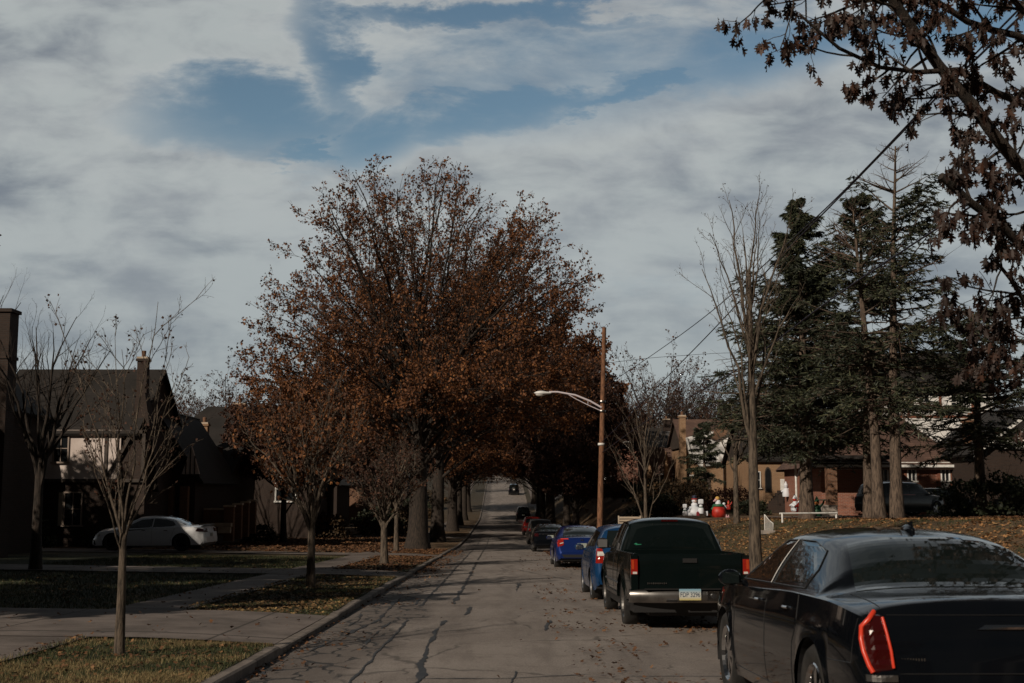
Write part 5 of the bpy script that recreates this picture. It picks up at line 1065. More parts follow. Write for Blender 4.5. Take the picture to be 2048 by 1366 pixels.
# C: small gabled entrance with tan shingles and low brick terrace walls with pale caps
Y = 74.; xa, _ = zx(398, 900, Y); xb, _ = zx(440, 900, Y); _, ze = zx(0, 948, Y); _, zrg = zx(0, 890, Y)
H = house('house', 'brick cottage with small tan shingled gable and stone capped terrace wall')
xw, _ = zx(466, 900, Y)
walls(H, xa - 3, xw - .3, Y, Y + 8, b0 - .5, ze, BR_DARK); gable_roof(H, xa - 3, xw - .4, Y + .4, Y + 8, ze, zrg + .3, RF_DARK, 'x', .3, wallm=BR_DARK)
gable_roof(H, xa, xb, Y - .4, Y + 3, ze, zrg, RF_TAN, 'y', .12, wallm=STUCCO); xc = (xa + xb) / 2; timbers(H, [((xc + d_, ze), (xc + d_, ze + (zrg - ze) * (1 - abs(d_) / .72))) for d_ in (-.35, -.12, .12, .35)], Y - .4, w_=.06)
x_, zt = zx(409, 852, Y + 2.6); chimney(H, x_, Y + 2.6, ze, zt, .48, .5, BR_TAN)
T = house('terrace_wall', 'low brick terrace wall with pale stone caps in front of the left cottages', 'wall', None)
for a, b, yt, yb, Yy in ((395, 448, 1020, 1052, 68), (448, 466, 1014, 1064, 67.7), (466, 482, 1010, 1060, 69.5), (482, 496, 1006, 1056, 71), (496, 510, 1003, 1050, 73)):
    xl, zt = zx(a, yt, Yy); xr2, zb_ = zx(b, yb, Yy); walls(T, xl, xr2, Yy, Yy + .4, zb_ - .5, zt, BR_OR, 'wall_section'); g = Geo(); g.box(((xl + xr2) / 2, Yy + .2, zt + .05), (xr2 - xl + .08, .5, .1)); g.obj('cap_stone', STONE, T)
xl, zt = zx(395, 1046, 67.4); xr2, zb_ = zx(464, 1053, 67.4); g = Geo(); g.box(((xl + xr2) / 2, 67.3, (zt + zb_) / 2), (xr2 - xl, .4, zt - zb_)); g.obj('stone_step', STONE, T)
xl, zt = zx(438, 1054, 67.2); xr2, zb_ = zx(462, 1066, 67.2); g = Geo(); g.box(((xl + xr2) / 2, 67.1, (zt + zb_) / 2), (xr2 - xl, .3, zt - zb_)); g.obj('stone_block', STONE, T)
# D: two storey house with dark hipped roof
Y = 88.; xa, _ = zx(330, 900, Y); xb, _ = zx(488, 900, Y); _, ze = zx(0, 886, Y); _, zrg = zx(0, 812, Y + 4.5); _, zm = zx(0, 962, Y)
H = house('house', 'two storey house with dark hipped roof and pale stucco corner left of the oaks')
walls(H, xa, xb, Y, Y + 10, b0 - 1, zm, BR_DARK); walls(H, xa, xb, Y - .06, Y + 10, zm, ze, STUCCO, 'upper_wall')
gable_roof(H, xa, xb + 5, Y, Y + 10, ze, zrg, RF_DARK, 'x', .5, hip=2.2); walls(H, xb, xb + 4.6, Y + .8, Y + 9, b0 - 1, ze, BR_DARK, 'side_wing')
x_, zt = zx(480, 812, Y + 5.5); chimney(H, x_, Y + 5.5, zrg - 1, zt, .9, .6, BR_OR, pots=1)
x_, z_ = zx(572, 978, Y + .8); window(H, x_, Y + .8, z_, 1.45, 1.75, fw=.10, mull=1, trans=1); x_, z_ = zx(562, 952, Y + .8)
g = Geo(); g.tube([zx(462, 905, Y - .4)[:1] + (Y - .4, zx(462, 857, Y)[1]), zx(484, 905, Y - .4)[:1] + (Y - .4, zx(0, 893, Y)[1])], .06, 6); g.obj('hip_tile', TRIM_B, H)
# E/F/G: neighbours on the left whose bulk shades the lawns
for i, (x0_, x1_, y0_, y1_, lab, wm) in enumerate([(-27, -17.2, 6, 15, 'brick house on the left outside the picture, nearest', BR_DARK), (-27, -17, 20.5, 31, 'brick house on the left outside the picture, second', BR_DARK)]):
    H = house('house', lab); walls(H, x0_, x1_, y0_, y1_, -.9, 4.6, wm); gable_roof(H, x0_, x1_, y0_, y1_, 4.6, 8.8, RF_DARK, 'y', .4, wallm=wm)
    for yy in (y0_ + 2, y1_ - 2): window(H, x1_, yy, 1.2, 1.1, 1.5, 'x', d=1); window(H, x1_, yy, 3.5, 1.0, 1.2, 'x', d=1)
    door(H, x1_, (y0_ + y1_) / 2, -.6, 1., 2.1, TIMBER, 'x', 1)
H = house('house', 'dark brick house at the left edge with a tall banded chimney'); walls(H, -28, -18.7, 41.5, 51, -1.2, 4.8, BR_DARK); gable_roof(H, -28, -18.7, 41.5, 51, 4.8, 9., RF_DARK, 'y', .3, wallm=BR_DARK)
x_, zt = zx(13, 610, 44); chimney(H, x_, 44, -1.2, zt - .3, .62, .8, BR_DARK, pots=0, cap=False); g = Geo(); g.box((x_, 44, zt - 1.9), (.70, .88, .12)); g.obj('chimney_band', BR_DARK, H); window(H, -19.6, 41.5, 1, 1.2, 1.5)
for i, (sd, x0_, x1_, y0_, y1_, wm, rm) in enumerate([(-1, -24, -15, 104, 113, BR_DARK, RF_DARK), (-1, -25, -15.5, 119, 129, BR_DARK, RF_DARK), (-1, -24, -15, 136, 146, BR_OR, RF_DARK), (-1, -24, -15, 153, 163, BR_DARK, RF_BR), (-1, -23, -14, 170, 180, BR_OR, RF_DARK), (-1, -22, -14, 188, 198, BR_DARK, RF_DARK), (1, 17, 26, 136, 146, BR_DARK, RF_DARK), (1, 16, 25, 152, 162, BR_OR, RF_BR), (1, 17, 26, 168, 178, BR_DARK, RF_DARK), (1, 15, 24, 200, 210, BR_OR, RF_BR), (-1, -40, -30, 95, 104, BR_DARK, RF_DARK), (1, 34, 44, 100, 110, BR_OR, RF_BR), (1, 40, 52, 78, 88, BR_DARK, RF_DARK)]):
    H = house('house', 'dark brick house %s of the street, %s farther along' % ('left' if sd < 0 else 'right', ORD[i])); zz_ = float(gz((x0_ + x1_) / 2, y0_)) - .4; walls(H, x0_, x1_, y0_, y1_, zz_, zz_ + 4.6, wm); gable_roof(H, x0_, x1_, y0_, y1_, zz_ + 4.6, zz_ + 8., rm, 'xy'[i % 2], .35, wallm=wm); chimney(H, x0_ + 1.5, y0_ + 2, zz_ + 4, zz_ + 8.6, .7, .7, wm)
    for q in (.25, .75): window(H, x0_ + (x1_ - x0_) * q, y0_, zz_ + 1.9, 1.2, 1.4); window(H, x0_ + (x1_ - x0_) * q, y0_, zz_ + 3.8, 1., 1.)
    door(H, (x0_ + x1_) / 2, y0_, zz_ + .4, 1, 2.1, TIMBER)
rq = np.random.default_rng(17)
for i in range(16):
    sd = -1 if i < 10 else 1; yy = 96 + (i % 10) * 11 + rq.uniform(-3, 3); xx = sd * rq.uniform(8.5, 13.5) + (1 if sd > 0 else 0)
    bush('shrub', 'dark front yard shrub %s of the street between the oak trunks, %s away' % ('left' if sd < 0 else 'right', ORD[i % 10]), xx, yy, rq.uniform(1.2, 2.2), 900, .24, BUSH_G if i % 3 else BUSH_B, 60 + i, (1.2, 1, .9))
# behind the camera: the street goes on, seen only in the cars' paint
for i, (x0_, x1_, y0_, y1_, lab) in enumerate([(-24, -14, -14, -3, 'left house behind the camera'), (12, 22, -16, -5, 'right house behind the camera, nearer'), (12, 22, -34, -22, 'right house behind the camera, farther'), (13, 22, 5, 15, 'right house beside the camera')]):
    H = house('house', 'brick ' + lab); zz_ = float(gz((x0_ + x1_) / 2, y0_)) - .3; walls(H, x0_, x1_, y0_, y1_, zz_, zz_ + 5, BR_OR); gable_roof(H, x0_, x1_, y0_, y1_, zz_ + 5, zz_ + 9, RF_DARK, 'y', .4, wallm=BR_OR)
    for xx in (x0_ + 2.5, x1_ - 2.5): window(H, xx, y1_, zz_ + 1.8, 1.2, 1.4, d=1); window(H, xx, y1_, zz_ + 4, 1., 1.2, d=1)
for k, (x, y, s) in enumerate([(-4.3, -14, .7), (-4.4, -30, .8), (5.4, -12, .7), (5.3, -24, .75), (5.2, -38, .8), (0, -58, 1.), (-9, -52, 1), (9, -55, 1)]): copy_tree(oakD if k % 2 else oakC, 'brown street oak behind the camera, number %s from it' % ORD[k], G(x, y), k * 1.3, s * (1.1 if k % 2 else .7), GO)
# --- right side -----------------------------------------------------------
# cottage with the sweeping gable
Y = 108.; H = house('cottage', 'tan brick cottage with sweeping white edged gable and tall brick chimney')
xl, _ = zx(1368, 900, Y); xr2, _ = zx(1476, 900, Y); _, zrg = zx(0, 838, Y + 5); _, ze = zx(0, 930, Y); _, zb_ = zx(0, 1000, Y); _, zev = zx(0, 893, Y)
walls(H, xl, xr2 + 4, Y, Y + 10, zb_ - 1, zev - .2, BR_TAN); gable_roof(H, xl, xr2 + 4, Y, Y + 10, zev, zrg, RF_BR, 'x', .25, wallm=TIMBER)
# front gable: stucco face between two curved verges
xL, zL = zx(1396, 933, Y - 2); xT, zT = zx(1476, 826, Y - 2); xR_, zR_ = zx(1440, 925, Y - 2)
gx = [zx(a, b, Y - 1.6) for a, b in ((1373, 875), (1377, 893), (1383, 912), (1391, 925), (1402, 933))]
fx = [zx(a, b, Y - 1.6) for a, b in ((1440, 930), (1450, 915), (1460, 890), (1468, 868), (1474, 856))]
g = Geo(); g.prism([(p_[0], p_[1]) for p_ in gx] + [(p_[0], p_[1]) for p_ in fx] + [zx(1450, 868, Y - 1.6), zx(1420, 862, Y - 1.6)], 1, Y - 1.6, Y - .05); g.obj('stucco_gable', STUCCO_W, H)
xb0, zb0 = zx(1384, 928, Y - 1.3); xb1, _ = zx(1446, 928, Y - 1.3); walls(H, xb0, xb1, Y - 1.3, Y - .02, zb_ - 1, zb0, BR_TAN, 'entrance_block')
g = Geo(); g.prism([zx(1476, 826, Y - 1.7), zx(1475, 856, Y - 1.7), zx(1433, 880, Y - 1.7), zx(1420, 876, Y - 1.7), zx(1440, 845, Y - 1.7)], 1, Y - 1.9, Y - 1.62); g.obj('front_roof', RF_TAN, H)
g = Geo(); g.tube([(a, Y - 1.75, b) for a, b in gx], .075, 6); g.obj('white_verge', TRIM, H); g = Geo(); g.tube([(a, Y - 1.75, b) for a, b in fx[::-1]], .09, 6); g.obj('brown_verge', TRIM_B, H)
x_, zt = zx(1364, 824, Y - .6); chimney(H, x_, Y - .6, zb_ - 1, zt - .5, .50, .7, BR_TAN, pots=1)
for px in (1374, 1380): x_, z_ = zx(px, 952, Y); window(H, x_, Y, z_, .26, .75, fw=.05, mull=0)
x_, z_ = zx(1392, 958, Y - 1.3)
for px in (1436, 1443): x_, z_ = zx(px, 950, Y); window(H, x_, Y - .02, z_, .30, 1.1, fw=.06, mull=0)
door(H, xb0 + 1.1, Y - 1.3, zb_, .9, 2., TIMBER); g = Geo(); xx_, zz_ = zx(1385, 951, Y - 1.6); g.box((xx_, Y - 1.5, zz_), (.45, .3, .12)); g.obj('white_canopy', TRIM, H)
# brown roofed wing and grey roof to its left
Y = 114.; H = house('cottage', 'low brown roofed cottage with two thin tan gablets left of the chimney')
xl, _ = zx(1300, 900, Y); xr2, _ = zx(1360, 900, Y); _, zt = zx(0, 894, Y + 2.5); _, ze = zx(0, 948, Y); _, zb_ = zx(0, 985, Y)
walls(H, xl, xr2, Y, Y + 5, zb_ - 1.5, ze, BR_TAN); gable_roof(H, xl, xr2, Y, Y + 5, ze, zt, RF_BR, 'x', .2, wallm=BR_TAN)
for a, b, c_ in ((1299, 920, 4), (1333, 902, 4)):
    x_, zt2 = zx(a, b, Y - .5); g = Geo(); g.prism([(x_ - .3, ze - 1), (x_ + .3, ze - 1), (x_ + .22, ze), (x_, zt2), (x_ - .22, ze)], 1, Y - .5, Y + .4); g.obj('gablet', BR_TAN, H)
for px in (1313, 1321, 1350): x_, z_ = zx(px, 957, Y); window(H, x_, Y, z_, .5, .8, fw=.05)
Y = 128.; H = house('house', 'grey roofed house behind the low brown cottage'); xl, _ = zx(1288, 900, Y); xr2, _ = zx(1358, 900, Y); _, zt = zx(0, 862, Y + 3); _, ze = zx(0, 894, Y); walls(H, xl, xr2, Y, Y + 6, -1, ze, BR_RED); gable_roof(H, xl, xr2, Y, Y + 6, ze, zt, RF_GREY, 'x', .2, wallm=STUCCO)
Y = 150.; H = house('house', 'far red brick house with white trim between the thin trees'); xl, _ = zx(1236, 900, Y); xr2, _ = zx(1284, 900, Y); _, zt = zx(0, 860, Y + 3); _, ze = zx(0, 882, Y); walls(H, xl, xr2, Y, Y + 6, 0, ze, BR_RED); gable_roof(H, xl, xr2, Y, Y + 6, ze, zt, RF_BR, 'x', .2, wallm=BR_RED, trim=TRIM)
for px in (1246, 1260, 1274): x_, z_ = zx(px, 889, Y); window(H, x_, Y, z_, .8, .7)
for k, (px, Yy, sg) in enumerate([(925, 262, -1), (1030, 266, 1)]):
    x_, z_ = zx(px, 958 if sg < 0 else 950, Yy); H = house('house', 'tiny pale house front on the far hill, %s of the road' % ('left' if sg < 0 else 'right'), 'house', None); walls(H, x_ - 2.5, x_ + 2, Yy, Yy + 6, z_ - 3, z_ + 1.4, STUCCO_W if sg < 0 else BR_RED); gable_roof(H, x_ - 2.5, x_ + 2, Yy, Yy + 6, z_ + 1.4, z_ + 3.6, RF_BR, 'y', .2, wallm=STUCCO_W); window(H, x_ - 1, Yy, z_, .9, 1)
# tan brick house behind the spruces, steps, rail and porch
Y = 84.; H = house('house', 'tan brick house with narrow arched dark window behind the spruce trunks')
xl, _ = zx(1500, 900, Y); xr2, _ = zx(1655, 900, Y); _, zt = zx(0, 868, Y + 4); _, ze = zx(0, 915, Y); _, zb_ = zx(0, 1012, Y)
walls(H, xl, xr2, Y, Y + 9, zb_ - 1, ze, BR_TAN); gable_roof(H, xl, xr2, Y, Y + 9, ze, zt + 1.0, RF_DARK, 'x', .3, wallm=TIMBER)
x_, z_ = zx(1536, 962, Y); g = Geo(); a_ = np.linspace(0, pi, 9); g.prism([(x_ - .22, z_ - .75), (x_ + .22, z_ - .75)] + [(x_ + .22 * cos(q), z_ + .45 + .5 * sin(q)) for q in a_], 1, Y - .05, Y - .003); o = g.obj('window', TIMBER, H); g = Geo(); g.prism([(x_ - .17, z_ - .7), (x_ + .17, z_ - .7)] + [(x_ + .17 * cos(q), z_ + .42 + .42 * sin(q)) for q in a_], 1, Y - .07, Y - .052); g.obj('pane', PANE, o)
x_, z_ = zx(1516, 960, Y); window(H, x_, Y, z_, .3, 1.1, fw=.05, mull=0); x_, z_ = zx(1577, 985, Y - .4); door(H, x_, Y, z_ - 1.1, .9, 2.0, TRIM)
S = house('front_steps', 'grey stone steps with black iron rail leading to the tan brick house', 'steps', None)
for i in range(7):
    x_, z_ = zx(1560 + i * 4, 1012 - i * 5.2, 80 + i * .45); g = Geo() if i == 0 else g; g.box((x_ - .2, 80 + i * .45, z_ - .6), (1.5, .45, 1.2))
g.obj('steps', BR_DARK, S); g = Geo()
for i in range(8):
    x_, z_ = zx(1556 + i * 11, 1000 - min(i, 4) * 6, 80 + i * .4); g.tube([(x_, 80 + i * .4, z_ - .8), (x_, 80 + i * .4, z_ + .35)], .018, 5)
q = [zx(1556 + i * 11, 1000 - min(i, 4) * 6, 80 + i * .4) for i in range(8)]; g.tube([(a, 80 + i * .4, b + .35) for i, (a, b) in enumerate(q)], .025, 5); g.obj('iron_rail', BLACKP, S)
# brick bungalow with white panelled bays
Y = 70.; H = house('bungalow', 'red brick bungalow with white crossed panels under its windows and white eaves')
xl, _ = zx(1640, 900, Y); xr2, _ = zx(1922, 900, Y); _, zt = zx(0, 862, Y + 3.5); _, ze = zx(0, 924, Y); _, zb_ = zx(0, 1010, Y)
walls(H, xl, xr2, Y, Y + 9, zb_ - 1, ze, BR_RED); gable_roof(H, xl, xr2, Y, Y + 9, ze, zt + 1.0, RF_BR, 'x', .45, hip=2.5)
g = Geo(); g.box(((xl + xr2) / 2, Y - .45, ze - .22), (xr2 - xl + .9, .10, .14)); g.obj('gutter', TRIM, H); g = Geo(); g.box(((xl + xr2) / 2, Y - .03, ze - .20), (xr2 - xl, .05, .42)); g.obj('eaves_board', TRIM, H)
g = Geo(); g.tube([(xr2 - .06, Y - .4, ze - .3), (xr2 - .06, Y - .12, ze - .6), (xr2 - .06, Y - .12, zb_ - .5)], .05, 6); g.obj('downpipe', TRIM, H)
for px in (1767, 1823, 1890):
    x_, z_ = zx(px, 948, Y); window(H, x_, Y, z_, .46, .82, fw=.08, trans=0); _, zp = zx(px, 990, Y); hp = .85
    g = Geo(); g.box((x_, Y - .03, z_ - .5 - hp / 2 - .02), (.52, .05, hp)); o = g.obj('panel', TRIM, H); g = Geo(); zc_ = z_ - .5 - hp / 2
    for sg in (-1, 1): g.prism([(x_ - .25, zc_ - sg * .40 - .025), (x_ + .25, zc_ + sg * .40 - .025), (x_ + .25, zc_ + sg * .40 + .025), (x_ - .25, zc_ - sg * .40 + .025)], 1, Y - .075 - .004 * sg, Y - .06)
    g.obj('cross_trim', TRIM_B, o); g = Geo(); g.box((x_ - .36, Y - .04, zc_ + .4), (.16, .07, 2.0)); g.box((x_ + .36, Y - .04, zc_ + .4), (.16, .07, 2.0)); g.obj('trim_board', TRIM_B, H)
x_, zt2 = zx(1940, 845, Y - 1); chimney(H, x_, Y - 1, zb_ - 1, zt2, .62, .8, BR_OR)
# dark porch with brick piers left of the bungalow
P_ = house('porch', 'dark covered porch with brick pier and white posts behind the spruces', 'porch', None); Y = 66.
for a, b, m_, yt, yb in ((1655, 1676, BR_OR, 935, 1010),):
    xl, zt = zx(a, yt, Y); xr3, zb2 = zx(b, yb, Y); walls(P_, xl, xr3, Y, Y + .6, zb2 - .1, zt, m_, 'pier')
xl, zt = zx(1646, 1010, Y - .1); xr3, zb2 = zx(1676, 1040, Y - .1); walls(P_, xl, xr3, Y - .1, Y + .8, zb2 - .5, zt, CONC, 'pier_base')
for px in (1591, 1626): x_, zt = zx(px, 925, Y + 6); _, zb2 = zx(px, 1000, Y + 6); g = Geo(); g.tube([(x_, Y + 6, zb2), (x_, Y + 6, zt)], .06, 8); g.obj('white_post', TRIM, P_)
x_, zt = zx(1591, 925, Y + 6); g = Geo(); g.box((x_ - .05, Y + 6, zt), (1.2, .15, .12)); g.prism([(x_, zt - .9), (x_ + .06, zt - .9), (x_ + .42, zt - .1), (x_ + .34, zt - .1)], 1, Y + 5.95, Y + 6.02); g.obj('bracket', TRIM, P_)
xl, zt = zx(1590, 920, Y + 2); xr3, zb2 = zx(1790, 912, Y + 2); g = Geo(); g.box(((xl + xr3) / 2, Y + 4, zt + .15), (xr3 - xl, 5, .2)); g.obj('porch_roof', RF_DARK, P_)
for yy in (1000, 1012): xl, zt = zx(1630, yy, Y + .3); xr3, _ = zx(1655, yy, Y + .3); g = Geo(); g.box(((xl + xr3) / 2, Y + .3, zt), (xr3 - xl, .06, .07)); g.obj('rail', TIMBER, P_)
# tall pale house behind
Y = 92.; H = house('house', 'tall pale stuccoed house glimpsed through the spruces on the right'); xl, _ = zx(1755, 900, Y); xr2, _ = zx(1990, 900, Y); _, ze = zx(0, 775, Y); _, zm = zx(0, 832, Y)
walls(H, xl, xr2, Y, Y + 10, 0, ze, STUCCO_W); gable_roof(H, xl, xr2, Y, Y + 10, ze, ze + 3.2, RF_DARK, 'x', .4, wallm=STUCCO_W); timbers(H, [((xl, zm), (xr2, zm)), ((xl, ze - .1), (xr2, ze - .1))] + [((xl + q, zm), (xl + q, ze)) for q in (0, 2.4, 4.8, 7.2)], Y, TRIM_B, .18)
for q in (1.2, 3.6, 6): window(H, xl + q, Y, (zm + ze) / 2, .8, 1.2)
# garage/house at the far right with white barge board and concrete entry steps
Y = 66.; H = house('house', 'shaded house with white bargeboard at the right edge behind concrete stairs'); xl, zt = zx(1955, 905, Y); xr2, _ = zx(2200, 900, Y); walls(H, xl, xr2, Y, Y + 8, .2, zt + .2, BR_DARK); gable_roof(H, xl, xr2, Y, Y + 8, zt + .2, zt + 2.6, RF_DARK, 'y', .4, wallm=STUCCO_W, trim=TRIM)
S = house('entry_stairs', 'weathered concrete stair walls stepping up at the right edge', 'steps', None); Y = 52.
for a, b, c_, d_ in (((1902, 1018), (1935, 1020), (2050, 950), (2050, 935)), ((1945, 1040), (1990, 1012), (2060, 970), (2060, 985))):
    pass
def sw(pts, y0, y1, nm): g = Geo(); g.prism([zx(a, b, Y) for a, b in pts], 1, y0, y1); g.obj(nm, mat('old concrete', rough=.9, fn=mottled((.07, .058, .048), (.19, .165, .14), 1.2, 6, bmp=.02)), S)
sw([(1902, 1070), (1902, 1016), (1926, 1018), (1965, 980), (1967, 986), (1944, 1010), (1944, 1070)], Y, Y + .25, 'stair_wall')
sw([(1905, 1072), (1905, 1032), (1948, 1028), (1948, 1072)], Y - .5, Y - .05, 'low_block')
sw([(1945, 1072), (1949, 1022), (1962, 1020), (2060, 955), (2060, 975), (1966, 1036), (1964, 1072)], Y - .9, Y - .6, 'stair_wall')
for i in range(6):
    x_, z_ = zx(1950 + i * 14, 1034 - i * 12, Y - .3); g = Geo() if i == 0 else g; g.box((x_ + .3, Y - .35, z_ - .8), (.6, .45, 1.6))
g.obj('steps', mat('old concrete', rough=.9, fn=mottled((.07, .058, .048), (.19, .165, .14), 1.2, 6, bmp=.02)), S)
rr_ = np.random.default_rng(3)
for i in range(7):
    x_, z_ = zx(1868 + i * 7 + rr_.uniform(-2, 2), 1048, 57); g = Geo(); g.ball((0, 0, 0), .16 * rr_.uniform(.8, 1.3), 8, (1.4, 1, .6)); v = g.v[0]; v += rr_.normal(0, .012, v.shape); o = g.obj('edging_rock', CONC, None, loc=(x_, 57 + rr_.uniform(-.3, .3), float(gz(x_, 57)) + .06)); tag(o, 'pale edging rock beside the drive, %s from the left of the row' % ORD[i], 'rock', 'edging rocks')
# ------------------------------------------------------------------ street furniture
px_, pz_ = zx(1198, 1058, 57); PB = G(px_, 57)
L_ = empty('street_light', 'tall leaning wooden utility pole carrying a silver cobra-head street lamp', 'street light', PB)
tx, tz = zx(1208.5, 655, 57); tx -= PB[0]; tz -= PB[2]; g = Geo(); g.tube([(tx * s, 0, tz * s - .2 * (1 - s)) for s in np.linspace(0, 1, 8)], np.linspace(.145, .095, 8), 12)
POLE = mat('pole wood', rough=.85, fn=bark((.085, .038, .02), (.24, .115, .06))); g.obj('pole', POLE, L_, smooth=True)
def lp(px, py, Y=57): x, z = zx(px, py, Y); return (x - PB[0], Y - 57, z - PB[2])
arm = Geo(); a1 = lp(1203, 815, 56.9); pts = [a1, lp(1180, 802, 56.9), lp(1150, 790, 56.9), lp(1115, 784, 56.9), lp(1098, 784, 56.9)]; arm.tube(pts, .045, 8); arm.tube([lp(1203, 822, 56.9), lp(1178, 811, 56.9), lp(1150, 797, 56.9), lp(1135, 788, 56.9)], .022, 6); arm.tube([lp(1176, 802, 56.9), lp(1176, 810, 56.9)], .014, 5); o = arm.obj('lamp_arm', mat('galvanised', (.62, .57, .62), .5, .1), L_, smooth=True)
c = np.array(lp(1087, 786, 56.9)); g = Geo(); a_ = np.linspace(0, 1, 9); rad = .17 * np.array([.25, .5, .62, .8, 1, 1.05, .95, .65, .05]); xs2 = c[0] + .36 - .80 * a_; th = np.linspace(0, 2 * pi, 15)
P = np.stack([xs2[:, None] + 0 * th, c[1] + rad[:, None] * np.cos(th), c[2] + .6 * rad[:, None] * np.sin(th)], -1); g.grid(P); lh = g.obj('lamp_head', mat('lamp metal', (.72, .73, .73), .5, .0), L_, smooth=True); g = Geo(); g.ball((c[0] - .15, c[1], c[2] - .07), 1, 14, (.22, .13, .09)); g.obj('lamp_glass', CLEAR, lh, smooth=True)
for yy, nm in ((803, 'bracket'), (822, 'bracket'), (888, 'insulator')): q = lp(1203 if yy > 850 else 1205, yy, 56.85); g = Geo(); g.lathe([(.15, -.05), (.16, 0), (.15, .05)], (q[0] , 0, q[2]), 2, 14); g.obj(nm, TRIM if nm == 'insulator' else DULLCH, L_)
def wire(label, pts, r, n=26, m=None):
    p = np.array([W(*q) for q in pts]); L = np.concatenate([[0], np.cumsum(np.linalg.norm(np.diff(p, axis=0), axis=1))]); s = np.linspace(0, L[-1], n); q = np.stack([pchip(L, p[:, i])(s) for i in range(3)], 1); g = Geo(); g.tube(q, r, 5); tag(g.obj('overhead_wire', m or mat('cable', (.018, .015, .03), .6), smooth=True), label, 'wire', 'overhead wires')
wire('upper dark cable of the twisted pair running from the pole to the upper right', [(1206, 775, 57), (1300, 713, 48), (1463, 589, 33), (1618, 448, 24.5), (1890, 170, 16), (2070, -14, 12.6)], .013)
wire('lower cable of the pair, parting from it left of the bare tree', [(1204, 884, 57), (1300, 789, 48), (1463, 620, 34), (1618, 455, 25.5), (1888, 180, 17), (2075, 0, 13.5)], .016)
wire('single thick cable crossing the spruces from the pole to the right edge', [(1204, 905, 57), (1300, 838, 46), (1480, 735, 33), (1663, 598, 25), (1870, 460, 19), (2080, 320, 15)], .016)
wire('thin wire running level from the pole to the right-hand houses', [(1206, 727, 57), (1290, 717, 66), (1350, 712, 68), (1500, 706, 75), (1700, 720, 85)], .012)
# hydrant
HX = G(*[zx(1133, 1050, 84)[0], 84]); Hd = empty('fire_hydrant', 'yellow fire hydrant on the right verge in the shade', 'hydrant', HX)
YEL = paint('hydrant yellow', (.55, .36, .04), .45, 0.); g = Geo(); g.lathe([(.16, 0), (.16, .05), (.11, .06), (.11, .55), (.14, .56), (.14, .60), (.11, .62), (.09, .70), (.04, .76), (.03, .82), (.001, .82)], k=16); g.obj('barrel', YEL, Hd, smooth=True)
g = Geo(); g.lathe([(.06, -.22), (.07, -.19), (.05, -.18), (.05, .18), (.07, .19), (.06, .22)], (0, 0, .45), 0, 12); g.lathe([(.08, -.2), (.09, -.16), (.07, -.15), (.07, 0)], (0, 0, .42), 1, 12); g.obj('nozzle', YEL, Hd, smooth=True)
# white rail and white slatted gate frame in the right yard
Rl = empty('yard_rail', 'long low white pipe rail crossing behind the leftmost spruce trunk', 'railing', (0, 0, 0)); g = Geo(); Y = 47.5
a = zx(1562, 1027, Y); b = zx(1674, 1026, Y + 1); g.tube([(a[0] - .05, Y, a[1]), (b[0], Y + 1, b[1])], .035, 8); g.obj('top_rail', TRIM, Rl)
for px, yy in ((1565, 1054), (1673, 1050)):
    x_, z_ = zx(px, yy, Y if px < 1600 else Y + 1); _, zt = zx(px, 1026, Y); g = Geo(); g.tube([(x_, Y if px < 1600 else Y + 1, float(gz(x_, Y)) - .1), (x_, Y if px < 1600 else Y + 1, zt)], .035, 8); g.obj('post', TRIM, Rl)
Gt = empty('white_stair_rail', 'short sloping white iron rail standing on the leafy bank beside the slender bare tree', 'railing', (0, 0, 0)); Y = 44.
x_, zt = zx(1529, 1029, Y); x2, zt2 = zx(1540, 1046, Y); z0_ = zx(1530, 1061, Y)[1]; g = Geo(); g.tube([(x_, Y, zt), (x_ + .12, Y - .2, zt - .2), (x2, Y - .5, zt2), (x2, Y - .5, z0_)], .014, 6); g.tube([(x_, Y, zt), (x_, Y, z0_ - .1)], .016, 6)
for s in np.linspace(.15, .9, 7): xx = x_ + (x2 - x_) * s; g.tube([(xx, Y - .5 * s, zt + (zt2 - zt) * s - .03), (xx, Y - .5 * s, z0_)], .008, 4)
g.obj('railing', TRIM, Gt); g = Geo(); g.box((x_ + .15, Y - .2, z0_ - .05), (.6, .5, .12)); g.obj('slab', CONC, Gt)
# yard sign near the pickup
x_, z_ = zx(1259, 1038, 46); Sg = empty('bench', 'small grey slatted bench back on the right verge above the pickup roof', 'bench', G(x_, 46)); dz_ = z_ - Sg.location[2]
g = Geo(); [g.box((0, 0, dz_ + q), (.85, .03, .07)) for q in (.05, -.05, -.15)]; g.obj('backrest', STONE, Sg); g = Geo(); g.box((0, -.25, dz_ - .3), (.85, .4, .05)); g.obj('seat', STONE, Sg)
for sg in (-1, 1): g = Geo(); g.box((sg * .4, 0, (dz_ + .08) / 2), (.05, .05, dz_ + .16)); g.box((sg * .4, -.4, (dz_ - .3) / 2), (.05, .05, max(dz_ - .3, .1))); g.obj('leg', STONE, Sg)
